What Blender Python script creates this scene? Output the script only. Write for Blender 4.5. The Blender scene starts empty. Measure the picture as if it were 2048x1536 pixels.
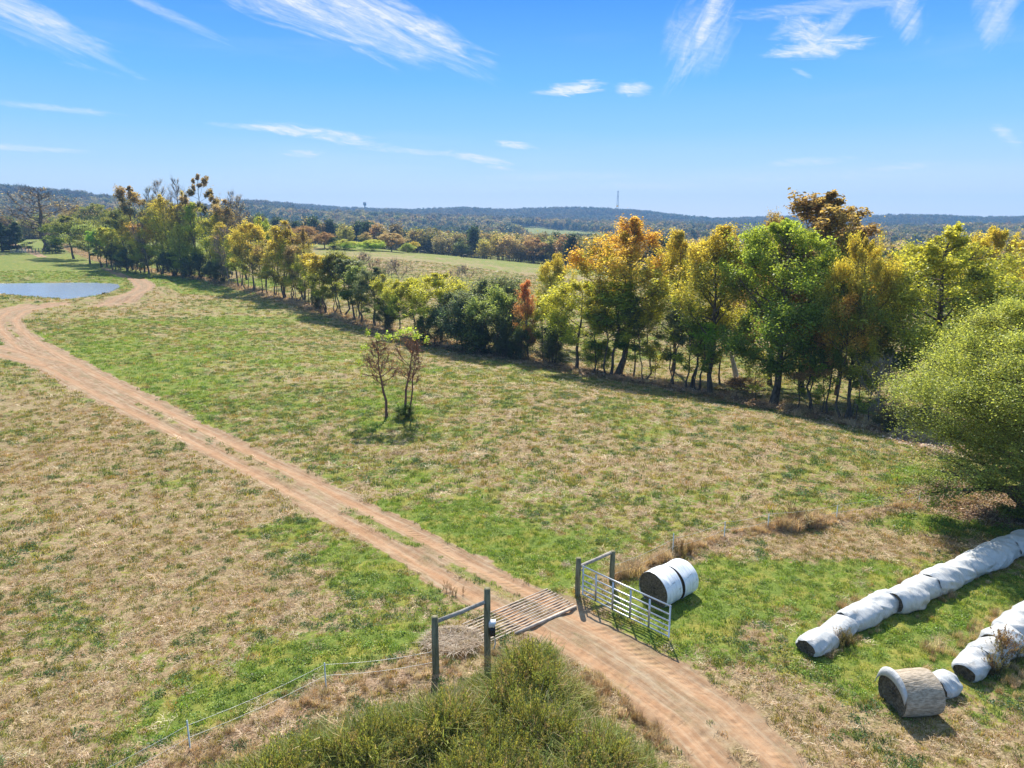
import bpy, bmesh, math, random
import numpy as np
from mathutils import Vector, Matrix

# ============================================================ camera, sky, sun, exposure
S = bpy.context.scene
C = S.collection
H0 = 13.0
F = 1409.0
PITCH = math.atan((768 - 447) / F)
cam_d = bpy.data.cameras.new('camera')
cam = bpy.data.objects.new('camera', cam_d)
C.objects.link(cam)
cam.location = (0, 0, H0)
cam.rotation_euler = (math.pi / 2 - PITCH, 0, 0)
cam_d.sensor_width = 36
cam_d.lens = 18 * F / 1024
cam_d.clip_start = 0.3
cam_d.clip_end = 12000
S.camera = cam
S.view_settings.view_transform = 'Standard'
S.view_settings.look = 'None'
S.view_settings.exposure = 0.90
S.view_settings.gamma = 1.0
S.render.engine = 'CYCLES'
S.cycles.max_bounces = 6
S.cycles.diffuse_bounces = 3
S.cycles.glossy_bounces = 2
S.cycles.transmission_bounces = 4
S.cycles.volume_bounces = 0
S.cycles.use_denoising = True
S.cycles.sample_clamp_indirect = 4.0

SUN_EL = math.radians(46.0)
SUN_DIR = Vector((-0.04 * math.cos(SUN_EL), math.cos(SUN_EL), math.sin(SUN_EL))).normalized()
sun_d = bpy.data.lights.new('sun', 'SUN')
sun_d.energy = 4.8
sun_d.angle = math.radians(0.6)
sun_d.color = (1.0, 0.94, 0.84)
sun = bpy.data.objects.new('sun', sun_d)
C.objects.link(sun)
sun.rotation_euler = SUN_DIR.to_track_quat('Z', 'Y').to_euler()

P_C, P_S = math.cos(PITCH), math.sin(PITCH)


def ray(px, py):
    u = (px - 1024) / F
    v = (768 - py) / F
    return (u, P_C + v * P_S, -P_S + v * P_C)


def elev_tan(px, py):
    d = ray(px, py)
    return d[2] / math.hypot(d[0], d[1])


def az_of(px, py=450):
    d = ray(px, py)
    return math.atan2(d[0], d[1])


# ---------------------------------------------------------------- node helper
class NT:
    def __init__(s, tree):
        s.t = tree

    def n(s, kind, _in=None, **kw):
        nd = s.t.nodes.new(kind)
        for k, v in kw.items():
            setattr(nd, k, v)
        for k, v in (_in or {}).items():
            sk = nd.inputs[k]
            if isinstance(v, bpy.types.NodeSocket):
                s.t.links.new(v, sk)
            else:
                sk.default_value = v
        return nd

    def math(s, op, a, b=0.0, c=None, clamp=False):
        nd = s.t.nodes.new('ShaderNodeMath')
        nd.operation = op
        nd.use_clamp = clamp
        for i, v in enumerate((a, b, c)):
            if v is None:
                continue
            if isinstance(v, bpy.types.NodeSocket):
                s.t.links.new(v, nd.inputs[i])
            else:
                nd.inputs[i].default_value = v
        return nd.outputs[0]

    def mix(s, f, a, b, mode='MIX'):
        nd = s.t.nodes.new('ShaderNodeMix')
        nd.data_type = 'RGBA'
        nd.blend_type = mode
        for k, v in ((0, f), (6, a), (7, b)):
            if isinstance(v, bpy.types.NodeSocket):
                s.t.links.new(v, nd.inputs[k])
            else:
                if k != 0 and len(v) == 3:
                    v = (*v, 1)
                nd.inputs[k].default_value = v
        return nd.outputs[2]

    def rng(s, x, a, b, c=0.0, d=1.0, smooth=True):
        nd = s.t.nodes.new('ShaderNodeMapRange')
        nd.interpolation_type = 'SMOOTHSTEP' if smooth else 'LINEAR'
        s.t.links.new(x, nd.inputs[0])
        for i, v in enumerate((a, b, c, d)):
            nd.inputs[i + 1].default_value = v
        return nd.outputs[0]

    def noise(s, vec, scale, detail=3.0, rough=0.55, dist=0.0):
        nd = s.n('ShaderNodeTexNoise', {'Vector': vec, 'Scale': scale, 'Detail': detail, 'Roughness': rough, 'Distortion': dist})
        return nd.outputs[0]

    def ramp(s, x, stops):
        nd = s.t.nodes.new('ShaderNodeValToRGB')
        s.t.links.new(x, nd.inputs[0])
        el = nd.color_ramp.elements
        while len(el) < len(stops):
            el.new(0.5)
        for e, (p, c) in zip(el, stops):
            e.position = p
            e.color = (*c, 1) if len(c) == 3 else c
        return nd.outputs[0]

    def vmath(s, op, a, b=None, scale=None):
        nd = s.t.nodes.new('ShaderNodeVectorMath')
        nd.operation = op
        for i, v in enumerate((a, b)):
            if v is None:
                continue
            if isinstance(v, bpy.types.NodeSocket):
                s.t.links.new(v, nd.inputs[i])
            else:
                nd.inputs[i].default_value = v
        if scale is not None:
            if isinstance(scale, bpy.types.NodeSocket):
                s.t.links.new(scale, nd.inputs['Scale'])
            else:
                nd.inputs['Scale'].default_value = scale
        return nd


def srgb(r, g, b):
    f = lambda c: (c / 255 / 12.92) if c / 255 <= 0.04045 else ((c / 255 + 0.055) / 1.055) ** 2.4
    return (f(r), f(g), f(b))


# ---------------------------------------------------------------- world: sky and cirrus
W = bpy.data.worlds.new('World')
S.world = W
W.use_nodes = True
W.node_tree.nodes.clear()
w = NT(W.node_tree)
sky = w.n('ShaderNodeTexSky', sky_type='NISHITA')
sky.sun_disc = False
sky.sun_elevation = SUN_EL
sky.sun_rotation = math.atan2(SUN_DIR.x, SUN_DIR.y)
sky.altitude = 200
sky.air_density = 1.0
sky.dust_density = 0.4
sky.ozone_density = 2.0
tc = w.n('ShaderNodeTexCoord')
gen = tc.outputs['Generated']
sep = w.n('ShaderNodeSeparateXYZ', {0: gen})
el = w.math('ARCSINE', sep.outputs[2])
grad = w.ramp(w.rng(el, 0.0, 0.5, smooth=False), [
    (0.0, srgb(245, 249, 252)), (0.07, srgb(226, 240, 250)), (0.15, srgb(182, 220, 250)), (0.24, srgb(140, 202, 252)), (0.36, srgb(100, 182, 252)),
    (0.56, srgb(52, 146, 246)), (0.72, srgb(96, 158, 228)), (1.0, srgb(150, 180, 218))])
grad10 = w.vmath('SCALE', grad, scale=5.9).outputs[0]
base = w.mix(0.94, sky.outputs[0], grad10)
# azimuth / elevation plane (pixel-like units: degrees)
azn = w.math('ARCTAN2', sep.outputs[0], sep.outputs[1])
azd = w.math('MULTIPLY', azn, 57.29578)
eld = w.math('MULTIPLY', el, 57.29578)


def cnoise(rot, sx, sy, seed, det=7.0, dist=0.9):
    c, s_ = math.cos(math.radians(rot)), math.sin(math.radians(rot))
    a = w.math('ADD', w.math('MULTIPLY', azd, c), w.math('MULTIPLY', eld, s_))
    b = w.math('SUBTRACT', w.math('MULTIPLY', eld, c), w.math('MULTIPLY', azd, s_))
    vec = w.n('ShaderNodeCombineXYZ', {0: w.math('MULTIPLY', a, sx), 1: w.math('MULTIPLY', b, sy), 2: seed})
    return w.noise(vec.outputs[0], 1.0, det, 0.64, dist)


CN = {'down': cnoise(-20, 0.16, 1.0, 1.7), 'up': cnoise(58, 0.25, 1.0, 5.1), 'flat': cnoise(-4, 0.45, 2.4, 8.2), 'puff': cnoise(-20, 0.7, 1.1, 2.9)}
CFINE = cnoise(-16, 0.7, 3.4, 11.0, 6.0, 1.4)
FINE = w.rng(CFINE, 0.30, 0.68, 0.45, 1.1, False)


def cloud(cx, cy, rx, ry, rot, strength, kind_):
    """one cirrus patch at azimuth cx, elevation cy (degrees)"""
    nz = CN[kind_]
    c, s_ = math.cos(math.radians(rot)), math.sin(math.radians(rot))
    dx = w.math('SUBTRACT', azd, cx)
    dy = w.math('SUBTRACT', eld, cy)
    ra = w.math('ADD', w.math('MULTIPLY', dx, c / rx), w.math('MULTIPLY', dy, s_ / rx))
    rb = w.math('SUBTRACT', w.math('MULTIPLY', dy, c / ry), w.math('MULTIPLY', dx, s_ / ry))
    d2 = w.math('ADD', w.math('MULTIPLY', ra, ra), w.math('MULTIPLY', rb, rb))
    d2 = w.math('ADD', d2, w.math('MULTIPLY', w.math('SUBTRACT', nz, 0.5), 5.0))
    fall = w.rng(d2, 1.7, -0.9)
    return w.math('MULTIPLY', fall, strength)


def pxdeg(px, py):
    d = ray(px, py)
    return math.degrees(math.atan2(d[0], d[1])), math.degrees(math.atan(elev_tan(px, py)))


clouds = []
for (px, py, rx, ry, rot, st, kd) in [
    (590, 0, 8.5, 1.6, -16, 1.0, 'down'), (720, 25, 9.0, 1.8, -20, 0.8, 'down'), (830, 55, 5.6, 0.8, -20, 1.1, 'down'),
    (760, 60, 6.0, 1.6, -22, 0.5, 'down'),
    (40, 35, 5.5, 1.1, -22, 0.75, 'down'), (330, 25, 4.0, 0.35, -20, 0.45, 'down'),
    (1415, 40, 4.2, 0.9, 62, 0.85, 'up'), (1400, 75, 2.2, 2.2, 60, 0.45, 'up'), (1425, 5, 2.0, 0.5, 50, 0.9, 'up'),
    (1625, 75, 2.0, 1.0, -35, 0.95, 'puff'), (1640, 95, 3.0, 0.55, 2, 1.0, 'flat'), (1590, 50, 1.4, 0.6, 20, 0.5, 'flat'),
    (1670, 45, 1.6, 0.7, 40, 0.5, 'up'), (1810, 15, 2.5, 0.9, -60, 0.6, 'up'), (1700, 5, 7, 0.5, 2, 0.45, 'flat'),
    (1985, 25, 1.9, 0.9, -70, 0.55, 'up'), (2010, 10, 1.6, 0.6, 50, 0.5, 'up'),
    (1150, 176, 2.0, 0.45, 4, 1.5, 'flat'), (1130, 182, 2.2, 0.3, 2, 0.9, 'flat'), (1270, 178, 1.2, 0.5, -5, 0.9, 'flat'),
    (570, 262, 2.4, 0.28, -6, 1.3, 'flat'), (660, 272, 4.4, 0.42, -8, 1.0, 'flat'), (510, 255, 2.5, 0.22, -2, 0.6, 'flat'),
    (100, 215, 3.6, 0.22, -2, 0.5, 'flat'), (50, 296, 3.0, 0.2, -1, 0.8, 'flat'), (605, 308, 1.6, 0.26, 0, 0.8, 'flat'),
    (830, 303, 4.0, 0.22, -3, 0.55, 'flat'), (955, 316, 2.2, 0.3, -10, 1.1, 'flat'), (1000, 336, 1.4, 0.16, -10, 0.7, 'flat'),
    (1030, 290, 1.5, 0.26, -6, 1.1, 'flat'), (1615, 324, 3.0, 0.3, 2, 0.5, 'flat'), (1800, 335, 2.2, 0.28, 3, 0.6, 'flat'),
    (2010, 268, 1.0, 0.35, -40, 0.6, 'flat'), (1605, 145, 0.7, 0.18, -25, 0.6, 'down'),
    (1290, 372, 5.0, 0.3, 0, 0.3, 'flat'), (1100, 352, 6.0, 0.35, 0, 0.3, 'flat'), (1650, 352, 9.0, 0.4, 0, 0.25, 'flat')]:
    a_, e_ = pxdeg(px, py)
    clouds.append(cloud(a_, e_, rx, ry, rot, st, kd))
tot = clouds[0]
for c_ in clouds[1:]:
    tot = w.math('MAXIMUM', tot, c_)
tot = w.math('MULTIPLY', tot, FINE)
veil = w.math('MULTIPLY', w.rng(w.noise(w.n('ShaderNodeCombineXYZ', {0: w.math('MULTIPLY', azd, 0.03), 1: w.math('MULTIPLY', eld, 0.25), 2: 3.3}).outputs[0], 1.0, 6.0, 0.6), 0.5, 0.9), 0.22)
tot = w.math('MAXIMUM', tot, veil)
tot = w.math('MINIMUM', tot, 0.85)
withc = w.mix(tot, base, (5.6, 5.7, 5.85))
bg = w.n('ShaderNodeBackground', {'Color': withc, 'Strength': 0.1})
wo = w.n('ShaderNodeOutputWorld', {'Surface': bg.outputs[0]})

# ============================================================ numeric helpers
rs = np.random.RandomState(7)


def _hash(xi, yi, seed):
    n = (xi.astype(np.int64) * 374761393 + yi.astype(np.int64) * 668265263 + seed * 974634777) & 0xffffffff
    n = ((n ^ (n >> 13)) * 1274126177) & 0xffffffff
    return ((n ^ (n >> 16)) & 0xffffffff) / 4294967296.0


def vn(x, y, seed=0):
    xi = np.floor(x)
    yi = np.floor(y)
    fx = x - xi
    fy = y - yi
    fx = fx * fx * (3 - 2 * fx)
    fy = fy * fy * (3 - 2 * fy)
    a = _hash(xi, yi, seed)
    b = _hash(xi + 1, yi, seed)
    c = _hash(xi, yi + 1, seed)
    d = _hash(xi + 1, yi + 1, seed)
    return (a * (1 - fx) + b * fx) * (1 - fy) + (c * (1 - fx) + d * fx) * fy


def fbm(x, y, sc, octv=4, seed=0):
    s_, amp, tot_ = 0, 1.0, 0
    for i in range(octv):
        s_ = s_ + vn(x / sc + 17.3 * i, y / sc - 9.1 * i, seed + i) * amp
        tot_ += amp
        amp *= 0.55
        sc /= 2.1
    return s_ / tot_


def sst(x, a, b):
    t = np.clip((x - a) / (b - a + 0.0), 0, 1)
    return t * t * (3 - 2 * t)


# terrain table: rows = radius, columns = azimuth in degrees
R_T = np.array([0, 40, 75, 120, 200, 300, 420, 600, 900, 1400, 1900, 2700, 3600], float)
A_T = np.array([-180, -60, -36, -25, -15, -8, 3, 15, 25, 38, 60, 180], float)
Z_T = np.array([
    [0, 0, 0, 0, 0, 0, 0, 0, 0, 0, 0, 0],
    [0, 0, 0, 0, 0, 0, 0, 0, 0, 0, 0, 0],
    [0, 0, 0, 0, 0, 0, 0, -0.3, -0.5, -0.5, 0, 0],
    [0, 0, 0, 0, 0, 0, -1.0, -3.5, -4.5, -5, -3, 0],
    [0, 0, 0, 0, 1.5, 1.0, -3.5, -6, -7, -8, -5, 0],
    [0, 2, 3.0, 3.2, 4.3, 1.2, -4.7, -8, -9, -10, -8, 0],
    [0, 2, 5, 5, 0, -5, -9, -12, -12, -12, -10, 0],
    [0, 0, 0, -1, -5, -9, -11, -14, -14, -14, -12, 0],
    [0, 0, 0, 0, -5, -9, -8, -12, -15, -15, -12, 0],
    [0, 10, 30, 26, 20, 14, 5, -4, -6, -6, -5, 0],
    [0, 60, 60, 40, 22, 20, 8, 0, -4, -4, 0, 0],
    [0, 60, 60, 50, 40, 40, 38, 20, 16, 14, 30, 0],
    [0, 40, 40, 40, 20, 20, 20, 10, 10, 10, 20, 0]], float)
# skyline rows from the photograph's ridge line: fills the rows at 1900 m (left hill) and 2700 m
SKY_PX = [(-400, 372), (0, 374), (60, 380), (130, 385), (200, 394), (260, 404), (330, 412), (430, 412), (490, 402), (560, 405), (600, 408), (700, 416), (820, 420),
          (930, 415), (1010, 420), (1100, 416), (1200, 416), (1290, 422), (1370, 432), (1440, 438), (1530, 434), (1620, 431), (1720, 431),
          (1850, 429), (1950, 434), (2048, 433), (2400, 430)]
SKY_A = np.array([math.degrees(az_of(p, q)) for p, q in SKY_PX])
SKY_T = np.array([elev_tan(p, q) for p, q in SKY_PX])


def crom(p0, p1, p2, p3, t):
    return 0.5 * (2 * p1 + (p2 - p0) * t + (2 * p0 - 5 * p1 + 4 * p2 - p3) * t * t + (3 * p1 - p0 - 3 * p2 + p3) * t ** 3)


# ---- ground layout in metres, from the photograph through the flat near ground
def flat(px, py, z=0.0):
    d = ray(px, py)
    t = (z - H0) / d[2]
    return (d[0] * t, d[1] * t)


POND = [flat(*p, -0.5) for p in [(-160, 590), (-60, 586), (0, 587), (64, 593), (128, 598), (182, 593), (219, 585), (240, 575), (236, 568), (182, 565.5), (90, 566), (0, 567), (-160, 569)]]


TL_PX = [(120, 511, 0.6, 30), (200, 533, 0.8, 30), (300, 546, 1.2, 34), (420, 562, 1.6, 42), (500, 582, 2.0, 48), (600, 611, 2.2, 46), (700, 638, 2.4, 42), (800, 672, 2.6, 40),
         (900, 692, 2.8, 38), (1000, 711, 3.0, 36), (1100, 727, 3.1, 33), (1230, 750, 3.2, 29), (1380, 777, 3.2, 25), (1550, 811, 3.0, 21), (1700, 843, 2.4, 16), (1790, 866, 1.8, 13), (1900, 900, 0.9, 11)]
TL = [flat(p[0], p[1], -p[2]) for p in TL_PX]


def tl_drop(x, y):
    best = np.full(x.shape, 1e9)
    D = np.zeros(x.shape)
    Wd_ = np.ones(x.shape)
    side = np.zeros(x.shape)
    for i in range(len(TL) - 1):
        ax, ay = TL[i]
        bx, by = TL[i + 1]
        dx, dy = bx - ax, by - ay
        t = np.clip(((x - ax) * dx + (y - ay) * dy) / (dx * dx + dy * dy), 0, 1)
        d = np.hypot(x - ax - t * dx, y - ay - t * dy)
        m = d < best
        best = np.where(m, d, best)
        D = np.where(m, TL_PX[i][2] * (1 - t) + TL_PX[i + 1][2] * t, D)
        Wd_ = np.where(m, TL_PX[i][3] * (1 - t) + TL_PX[i + 1][3] * t, Wd_)
        side = np.where(m, (x - ax) * dy - (y - ay) * dx, side)
    far_side = side < 0
    Wd_ = np.where(far_side, 70, Wd_)
    return -D * (1 - sst(best, 0, Wd_ / 1.0))


def seg_dist(x, y, pts, closed=False, hw=None):
    best = np.full(x.shape, 1e9)
    bw = np.zeros(x.shape)
    n = len(pts)
    for i in range(n if closed else n - 1):
        ax, ay = pts[i][:2]
        bx, by = pts[(i + 1) % n][:2]
        dx, dy = bx - ax, by - ay
        t = np.clip(((x - ax) * dx + (y - ay) * dy) / (dx * dx + dy * dy + 1e-9), 0, 1)
        d = np.hypot(x - ax - t * dx, y - ay - t * dy)
        if hw is not None:
            wv = hw[i] * (1 - t) + hw[(i + 1) % n] * t
            m = d / np.maximum(wv, .1) < best / np.maximum(bw, .1) if i else np.ones(x.shape, bool)
            bw = np.where(m, wv, bw)
            best = np.where(m, d, best)
        else:
            best = np.minimum(best, d)
    return (best, bw) if hw is not None else best


def inside(x, y, poly):
    c = np.zeros(x.shape, bool)
    n = len(poly)
    for i in range(n):
        x1, y1 = poly[i][:2]
        x2, y2 = poly[(i + 1) % n][:2]
        if y1 == y2:
            continue
        c ^= ((y1 > y) != (y2 > y)) & (x < (x2 - x1) * (y - y1) / (y2 - y1) + x1)
    return c


def terrain(x, y):
    x = np.asarray(x, float)
    y = np.asarray(y, float)
    r = np.hypot(x, y)
    a = np.degrees(np.arctan2(x, y))
    fi = np.interp(r, R_T, np.arange(len(R_T)))
    fj = np.interp(a, A_T, np.arange(len(A_T)))
    i = np.clip(fi.astype(int), 0, len(R_T) - 2)
    j = np.clip(fj.astype(int), 0, len(A_T) - 2)
    u = fi - i
    v = fj - j
    rows = []
    for k in (-1, 0, 1, 2):
        ii = np.clip(i + k, 0, len(R_T) - 1)
        g = [Z_T[ii, np.clip(j + m, 0, len(A_T) - 1)] for m in (-1, 0, 1, 2)]
        rows.append(crom(*g, v))
    z = crom(*rows, u)
    # ridge line
    st = np.interp(a, SKY_A, SKY_T)
    ridge = H0 + 2650 * st - 15
    left = sst(-a, 14, 20)
    rr = 2650 - left * 750
    ridge = ridge * (1 - left) + (H0 + 1900 * st - 15) * left
    front = np.abs(a) < 75
    bump = np.exp(-((r - rr) / 420.0) ** 2)
    z = np.where(front, z * (1 - bump) + ridge * bump, z)
    z = np.where(r > rr, np.minimum(z, ridge), z)
    und = (fbm(x, y, 38, 3, 5) - 0.5) * 0.5 * sst(r, 40, 110) + (fbm(x, y, 150, 3, 9) - 0.5) * 16 * sst(r, 500, 1300) * (1 - 0.8 * bump)
    z = z + und
    m = r < 420
    if m.any():
        z[m] = z[m] + tl_drop(x[m], y[m])
    # pond basin
    m = (x < -60) & (x > -330) & (y > 100) & (y < 290)
    if m.any():
        xx, yy = x[m], y[m]
        d = seg_dist(xx, yy, POND, True)
        ins = inside(xx, yy, POND)
        zi = -0.5 - np.minimum(d, 6) * 0.15
        k = sst(d, 0, 7)
        zo = -0.5 * (1 - k) + z[m] * k + 0.25 * np.exp(-((d - 8) / 4) ** 2)
        zo = np.maximum(zo, -0.5 + 0.05 * np.minimum(d, 10) - 8 * sst(d, 9, 22))
        z[m] = np.where(ins, zi, zo)
    return z


def tz(x, y):
    return float(terrain(np.array([x]), np.array([y]))[0])


def at(px, py):
    """ground point under a pixel of the photograph"""
    d = ray(px, py)
    lo = 5.0
    ts = np.concatenate([np.arange(8, 500, 0.25), np.arange(500, 3600, 4.0)])
    L = math.hypot(d[0], d[1])
    X, Y, Z = d[0] / L * ts, d[1] / L * ts, H0 + d[2] / L * ts
    g = terrain(X, Y)
    k = np.argmax(Z <= g)
    if Z[k] > g[k]:
        k = len(ts) - 1
    return float(X[k]), float(Y[k]), float(g[k])


# ---------------------------------------------------------------- track layout
TRK = [(1620, 1680, 1.8), (1505, 1536, 1.75), (1400, 1430, 1.75), (1292, 1352, 1.6), (1185, 1283, 1.5), (1083, 1226, 1.85), (1010, 1190, 1.8), (930, 1150, 1.7), (830, 1092, 1.7),
       (720, 1035, 1.7), (600, 972, 1.7), (480, 912, 1.7), (380, 862, 1.8), (300, 822, 2.1), (200, 772, 2.5), (120, 730, 2.8), (60, 695, 2.6), (22, 662, 2.2), (12, 640, 2.2),
       (35, 621, 2.6), (80, 610, 2.6), (125, 604.5, 1.8)]
TRK2 = [(110, 728, 2.4), (40, 712, 2.2), (-60, 690, 2.2), (-200, 660, 2.2)]
TRK3 = [(-120, 655, 1.8), (0, 621, 1.8), (50, 608, 1.8), (110, 603.5, 1.4)]
TRK4 = [(185, 607, 1.2), (215, 602, 2.4), (255, 591, 2.8), (284, 578, 2.8), (290, 569, 2.7), (276, 559, 2.4), (252, 549, 2.0), (228, 541.5, 1.6), (205, 537, 1.2)]
TRK5 = [(88, 528, 1.6), (66, 520, 2.2), (40, 512, 2.4), (0, 507, 2.4), (-80, 503, 2.4)]
TRACKS = []
for tr in (TRK, TRK2, TRK3, TRK4, TRK5):
    TRACKS.append(([flat(a, b) for a, b, _ in tr], [c * 0.86 for _, _, c in tr]))

FENCE_PX = [(180, 1660), (383, 1520), (653, 1388), (868, 1340)]
FENCE2_PX = [(1222, 1165), (1345, 1112), (1448, 1078), (1535, 1062), (1672, 1042), (1837, 1012), (1960, 1000)]
FEN1 = [flat(*p) for p in FENCE_PX]
FEN2 = [flat(*p) for p in FENCE2_PX]
WEED_POLY = [flat(*p) for p in [(880, 1400), (960, 1368), (1040, 1335), (1090, 1330), (1135, 1365), (1200, 1435), (1290, 1520), (1400, 1640), (1520, 1800), (100, 1800), (330, 1640), (470, 1540), (600, 1490), (740, 1440)]]

# greenness patches: px, py, radius in metres (x, y), amount
GB = [(760, 1020, 2.6, 1.6, .5), (860, 1062, 2.8, 1.6, .55), (960, 1092, 3.2, 1.8, .55), (1050, 1130, 2.4, 1.6, .5), (1130, 1160, 2, 1.2, .3),
      (610, 1065, 2.4, 2.0, .6), (680, 1110, 2.4, 1.4, .6), (760, 1160, 2.2, 1.2, .6), (830, 1195, 1.8, .9, .5), (880, 1230, 1.4, .9, .3),
      (780, 1262, 1.8, 1.0, .45), (650, 1310, 2.4, 1.1, .5), (560, 1350, 2.4, 1.0, .5), (430, 1410, 2.4, 1.1, .5), (330, 1465, 2, 1, .4), (560, 1400, 1.6, .8, .3),
      (700, 1290, 2.5, 1.1, .35), (350, 850, 2.4, 2.0, .35), (370, 960, 1.4, 1.2, .35), (60, 880, 2, 2, .2),
      (1400, 1235, 2.2, 1.8, .5), (1480, 1180, 3.2, 1.8, .5), (1330, 1290, 1.8, 1.0, .5), (1600, 1210, 2.2, 1.4, .3), (1560, 1140, 2.2, 1.2, .3), (1430, 1140, 2.4, 1.0, .3),
      (1640, 1330, 2.4, 1.3, .4), (1900, 1230, 3.4, 2.4, .55), (2030, 1180, 2.6, 1.6, .5), (1780, 1285, 2.2, 1.2, .5), (1850, 1290, 2, 1.2, .5), (1960, 1420, 2, 1.3, .2), (1700, 1400, 1.5, .8, .25),
      (1700, 1130, 3.0, 1.0, .25), (1880, 1050, 3, .9, .35), (1960, 1060, 3, 1, .4), (1330, 1200, 2, 1, .3),
      (1620, 1105, 3.4, .8, -.5), (1720, 1080, 3.4, .9, -.45), (1840, 1090, 3.4, .9, -.35), (1560, 1260, 1.4, 1.0, -.3), (1480, 1260, 1.2, .9, -.3),
      (1480, 1400, 2.4, 1.4, -.4), (1600, 1450, 2.4, 1.2, -.35), (1720, 1500, 2.2, 1.2, -.3), (1850, 1480, 1.4, 1, -.1), (2000, 1500, 1.8, 1.5, -.25),
      (180, 700, 12, 10, .3), (420, 720, 14, 12, .33), (560, 800, 10, 7, .2), (330, 770, 7, 5, .25), (480, 850, 5, 4, .15), (450, 625, 7, 14, .4), (560, 660, 8, 12, .15),
      (260, 640, 14, 16, .12), (330, 590, 11, 20, -.12), (380, 610, 10, 16, -.1), (640, 1000, 3, 1.5, -.3),
      (900, 760, 9, 8, -.08), (700, 760, 8, 6, -.12), (560, 740, 5, 6, -.15), (1050, 780, 8, 7, -.12), (1250, 900, 7, 6, -.1), (1550, 930, 6, 4, -.12), (600, 900, 4, 3, -.15), (870, 870, 3, 2, .15), (800, 840, 3, 2.2, .05),
      (960, 960, 4, 2.5, .1), (760, 950, 3, 2, .12), (1180, 1000, 5, 2, .05), (1300, 1060, 4, 1.5, .2), (1150, 1080, 3, 1.3, .25), (950, 1020, 3, 1.4, .25), (1500, 1020, 4, 1.4, .15), (1680, 1010, 3, 1.4, .15), (1700, 960, 4, 2, .1),
      (400, 1200, 3, 2, -.1), (150, 1150, 4, 2.5, -.08), (200, 1350, 3, 1.5, -.1)]
GBW = [(*flat(a, b), c, d, e) for a, b, c, d, e in GB]
LITTER = [(1935, 985), (1975, 1000), (2020, 1015), (1890, 1003), (1990, 1030), (2060, 1030)]
LITW = [flat(*p) for p in LITTER]
SHADE_FL = [at_ for at_ in []]


def masks(x, y):
    """green, dirt, dead (dry brown), litter"""
    r = np.hypot(x, y)
    g = np.full(x.shape, 0.56)
    # left of the main track near the camera: dry stubble
    tp = TRACKS[0][0]
    side = np.interp(y, [p[1] for p in tp[:17]], [p[0] for p in tp[:17]])
    left = (x < side) & (y < 75)
    g = np.where(left, 0.33, g)
    # beyond the cross fence on the right: lusher
    fx = [p[0] for p in FEN2]
    fy = [p[1] for p in FEN2]
    yl = np.interp(x, fx, fy)
    right = (x > side) & (x > 1.5) & (y < yl)
    g = np.where(right, 0.55, g)
    # pasture across the pond is green, across the tree line green / tan
    g = np.where((x < -55) & (y > 150), 0.92, g)
    far = (y > 185) & (x > -80)
    g = np.where(far, 0.45 + 0.4 * sst(y, 215, 290), g)
    for (cx, cy, rx, ry, v) in GBW:
        d = ((x - cx) / rx) ** 2 + ((y - cy) / ry) ** 2
        m = d < 6
        g = np.where(m, g + v * np.exp(-d), g)
    g = 0.5 + (g - 0.5) * 0.85 + (fbm(x, y, 9.0, 4, 21) - 0.5) * 0.55 + (fbm(x, y, 1.9, 3, 31) - 0.5) * 0.6
    # mowing streaks along the left fence
    dx, dy = FEN1[2][0] - FEN1[1][0], FEN1[2][1] - FEN1[1][1]
    L = math.hypot(dx, dy)
    ux, uy = dx / L, dy / L
    s_ = (x * ux + y * uy)
    t_ = (-x * uy + y * ux)
    g = g + np.where(y < 60, (vn(s_ / 7.0, t_ / 0.55, 55) - 0.5) * 0.2, 0)
    dirt = np.zeros(x.shape)
    rut = np.zeros(x.shape)
    for pts, hw in TRACKS:
        xs = [p[0] for p in pts]
        ys = [p[1] for p in pts]
        m = (x > min(xs) - 8) & (x < max(xs) + 8) & (y > min(ys) - 8) & (y < max(ys) + 8)
        if not m.any():
            continue
        xx, yy = x[m], y[m]
        d, wv = seg_dist(xx, yy, pts, hw=hw)
        nz = (fbm(xx, yy, 1.6, 4, 77) - 0.5) * 0.9 + (fbm(xx, yy, 0.35, 2, 78) - 0.5) * 0.35
        dd = sst(wv - d + nz * np.minimum(wv, 2.2) * .5, -0.05, 0.32)
        cen = (1 - sst(d, 0.14, 0.46)) * sst(fbm(xx, yy, 2.6, 3, 80), 0.36, 0.54) * (wv < 2.05)
        dd = dd * (1 - 0.58 * cen)
        dirt[m] = np.maximum(dirt[m], dd)
        rr_ = np.exp(-((d - wv * 0.5) / 0.30) ** 2) * (wv < 3)
        rut[m] = np.maximum(rut[m], rr_)
    # bare clay around the cattle guard and trodden verge
    dead = np.zeros(x.shape)
    for pts, wd in ((FEN1, 0.75), (FEN2, 0.55)):
        m = (y < 50) & (np.abs(x) < 45)
        if m.any():
            d = seg_dist(x[m], y[m], pts)
            dead[m] = np.maximum(dead[m], np.exp(-(d / wd) ** 2))
    lit = np.zeros(x.shape)
    for cx, cy in LITW:
        d2 = ((x - cx) / 1.25) ** 2 + ((y - cy) / 1.2) ** 2
        lit = np.maximum(lit, np.exp(-d2))
    # bare, leaf-strewn soil strip under the tree line
    m = (y > 40)
    if m.any():
        d = seg_dist(x[m], y[m], TL)
        lit[m] = np.maximum(lit[m], np.exp(-((d) / 1.7) ** 2) * 0.7)
    g = g * (1 - 0.75 * dead) * (1 - 0.8 * lit)
    edge = np.exp(-((dirt - 0.3) / 0.3) ** 2) * 0.15
    return np.clip(g - edge, 0, 1), np.clip(dirt, 0, 1), dead, lit, rut


# ============================================================ materials
def mat(name):
    m = bpy.data.materials.new(name)
    m.use_nodes = True
    m.node_tree.nodes.clear()
    return m, NT(m.node_tree)


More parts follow.
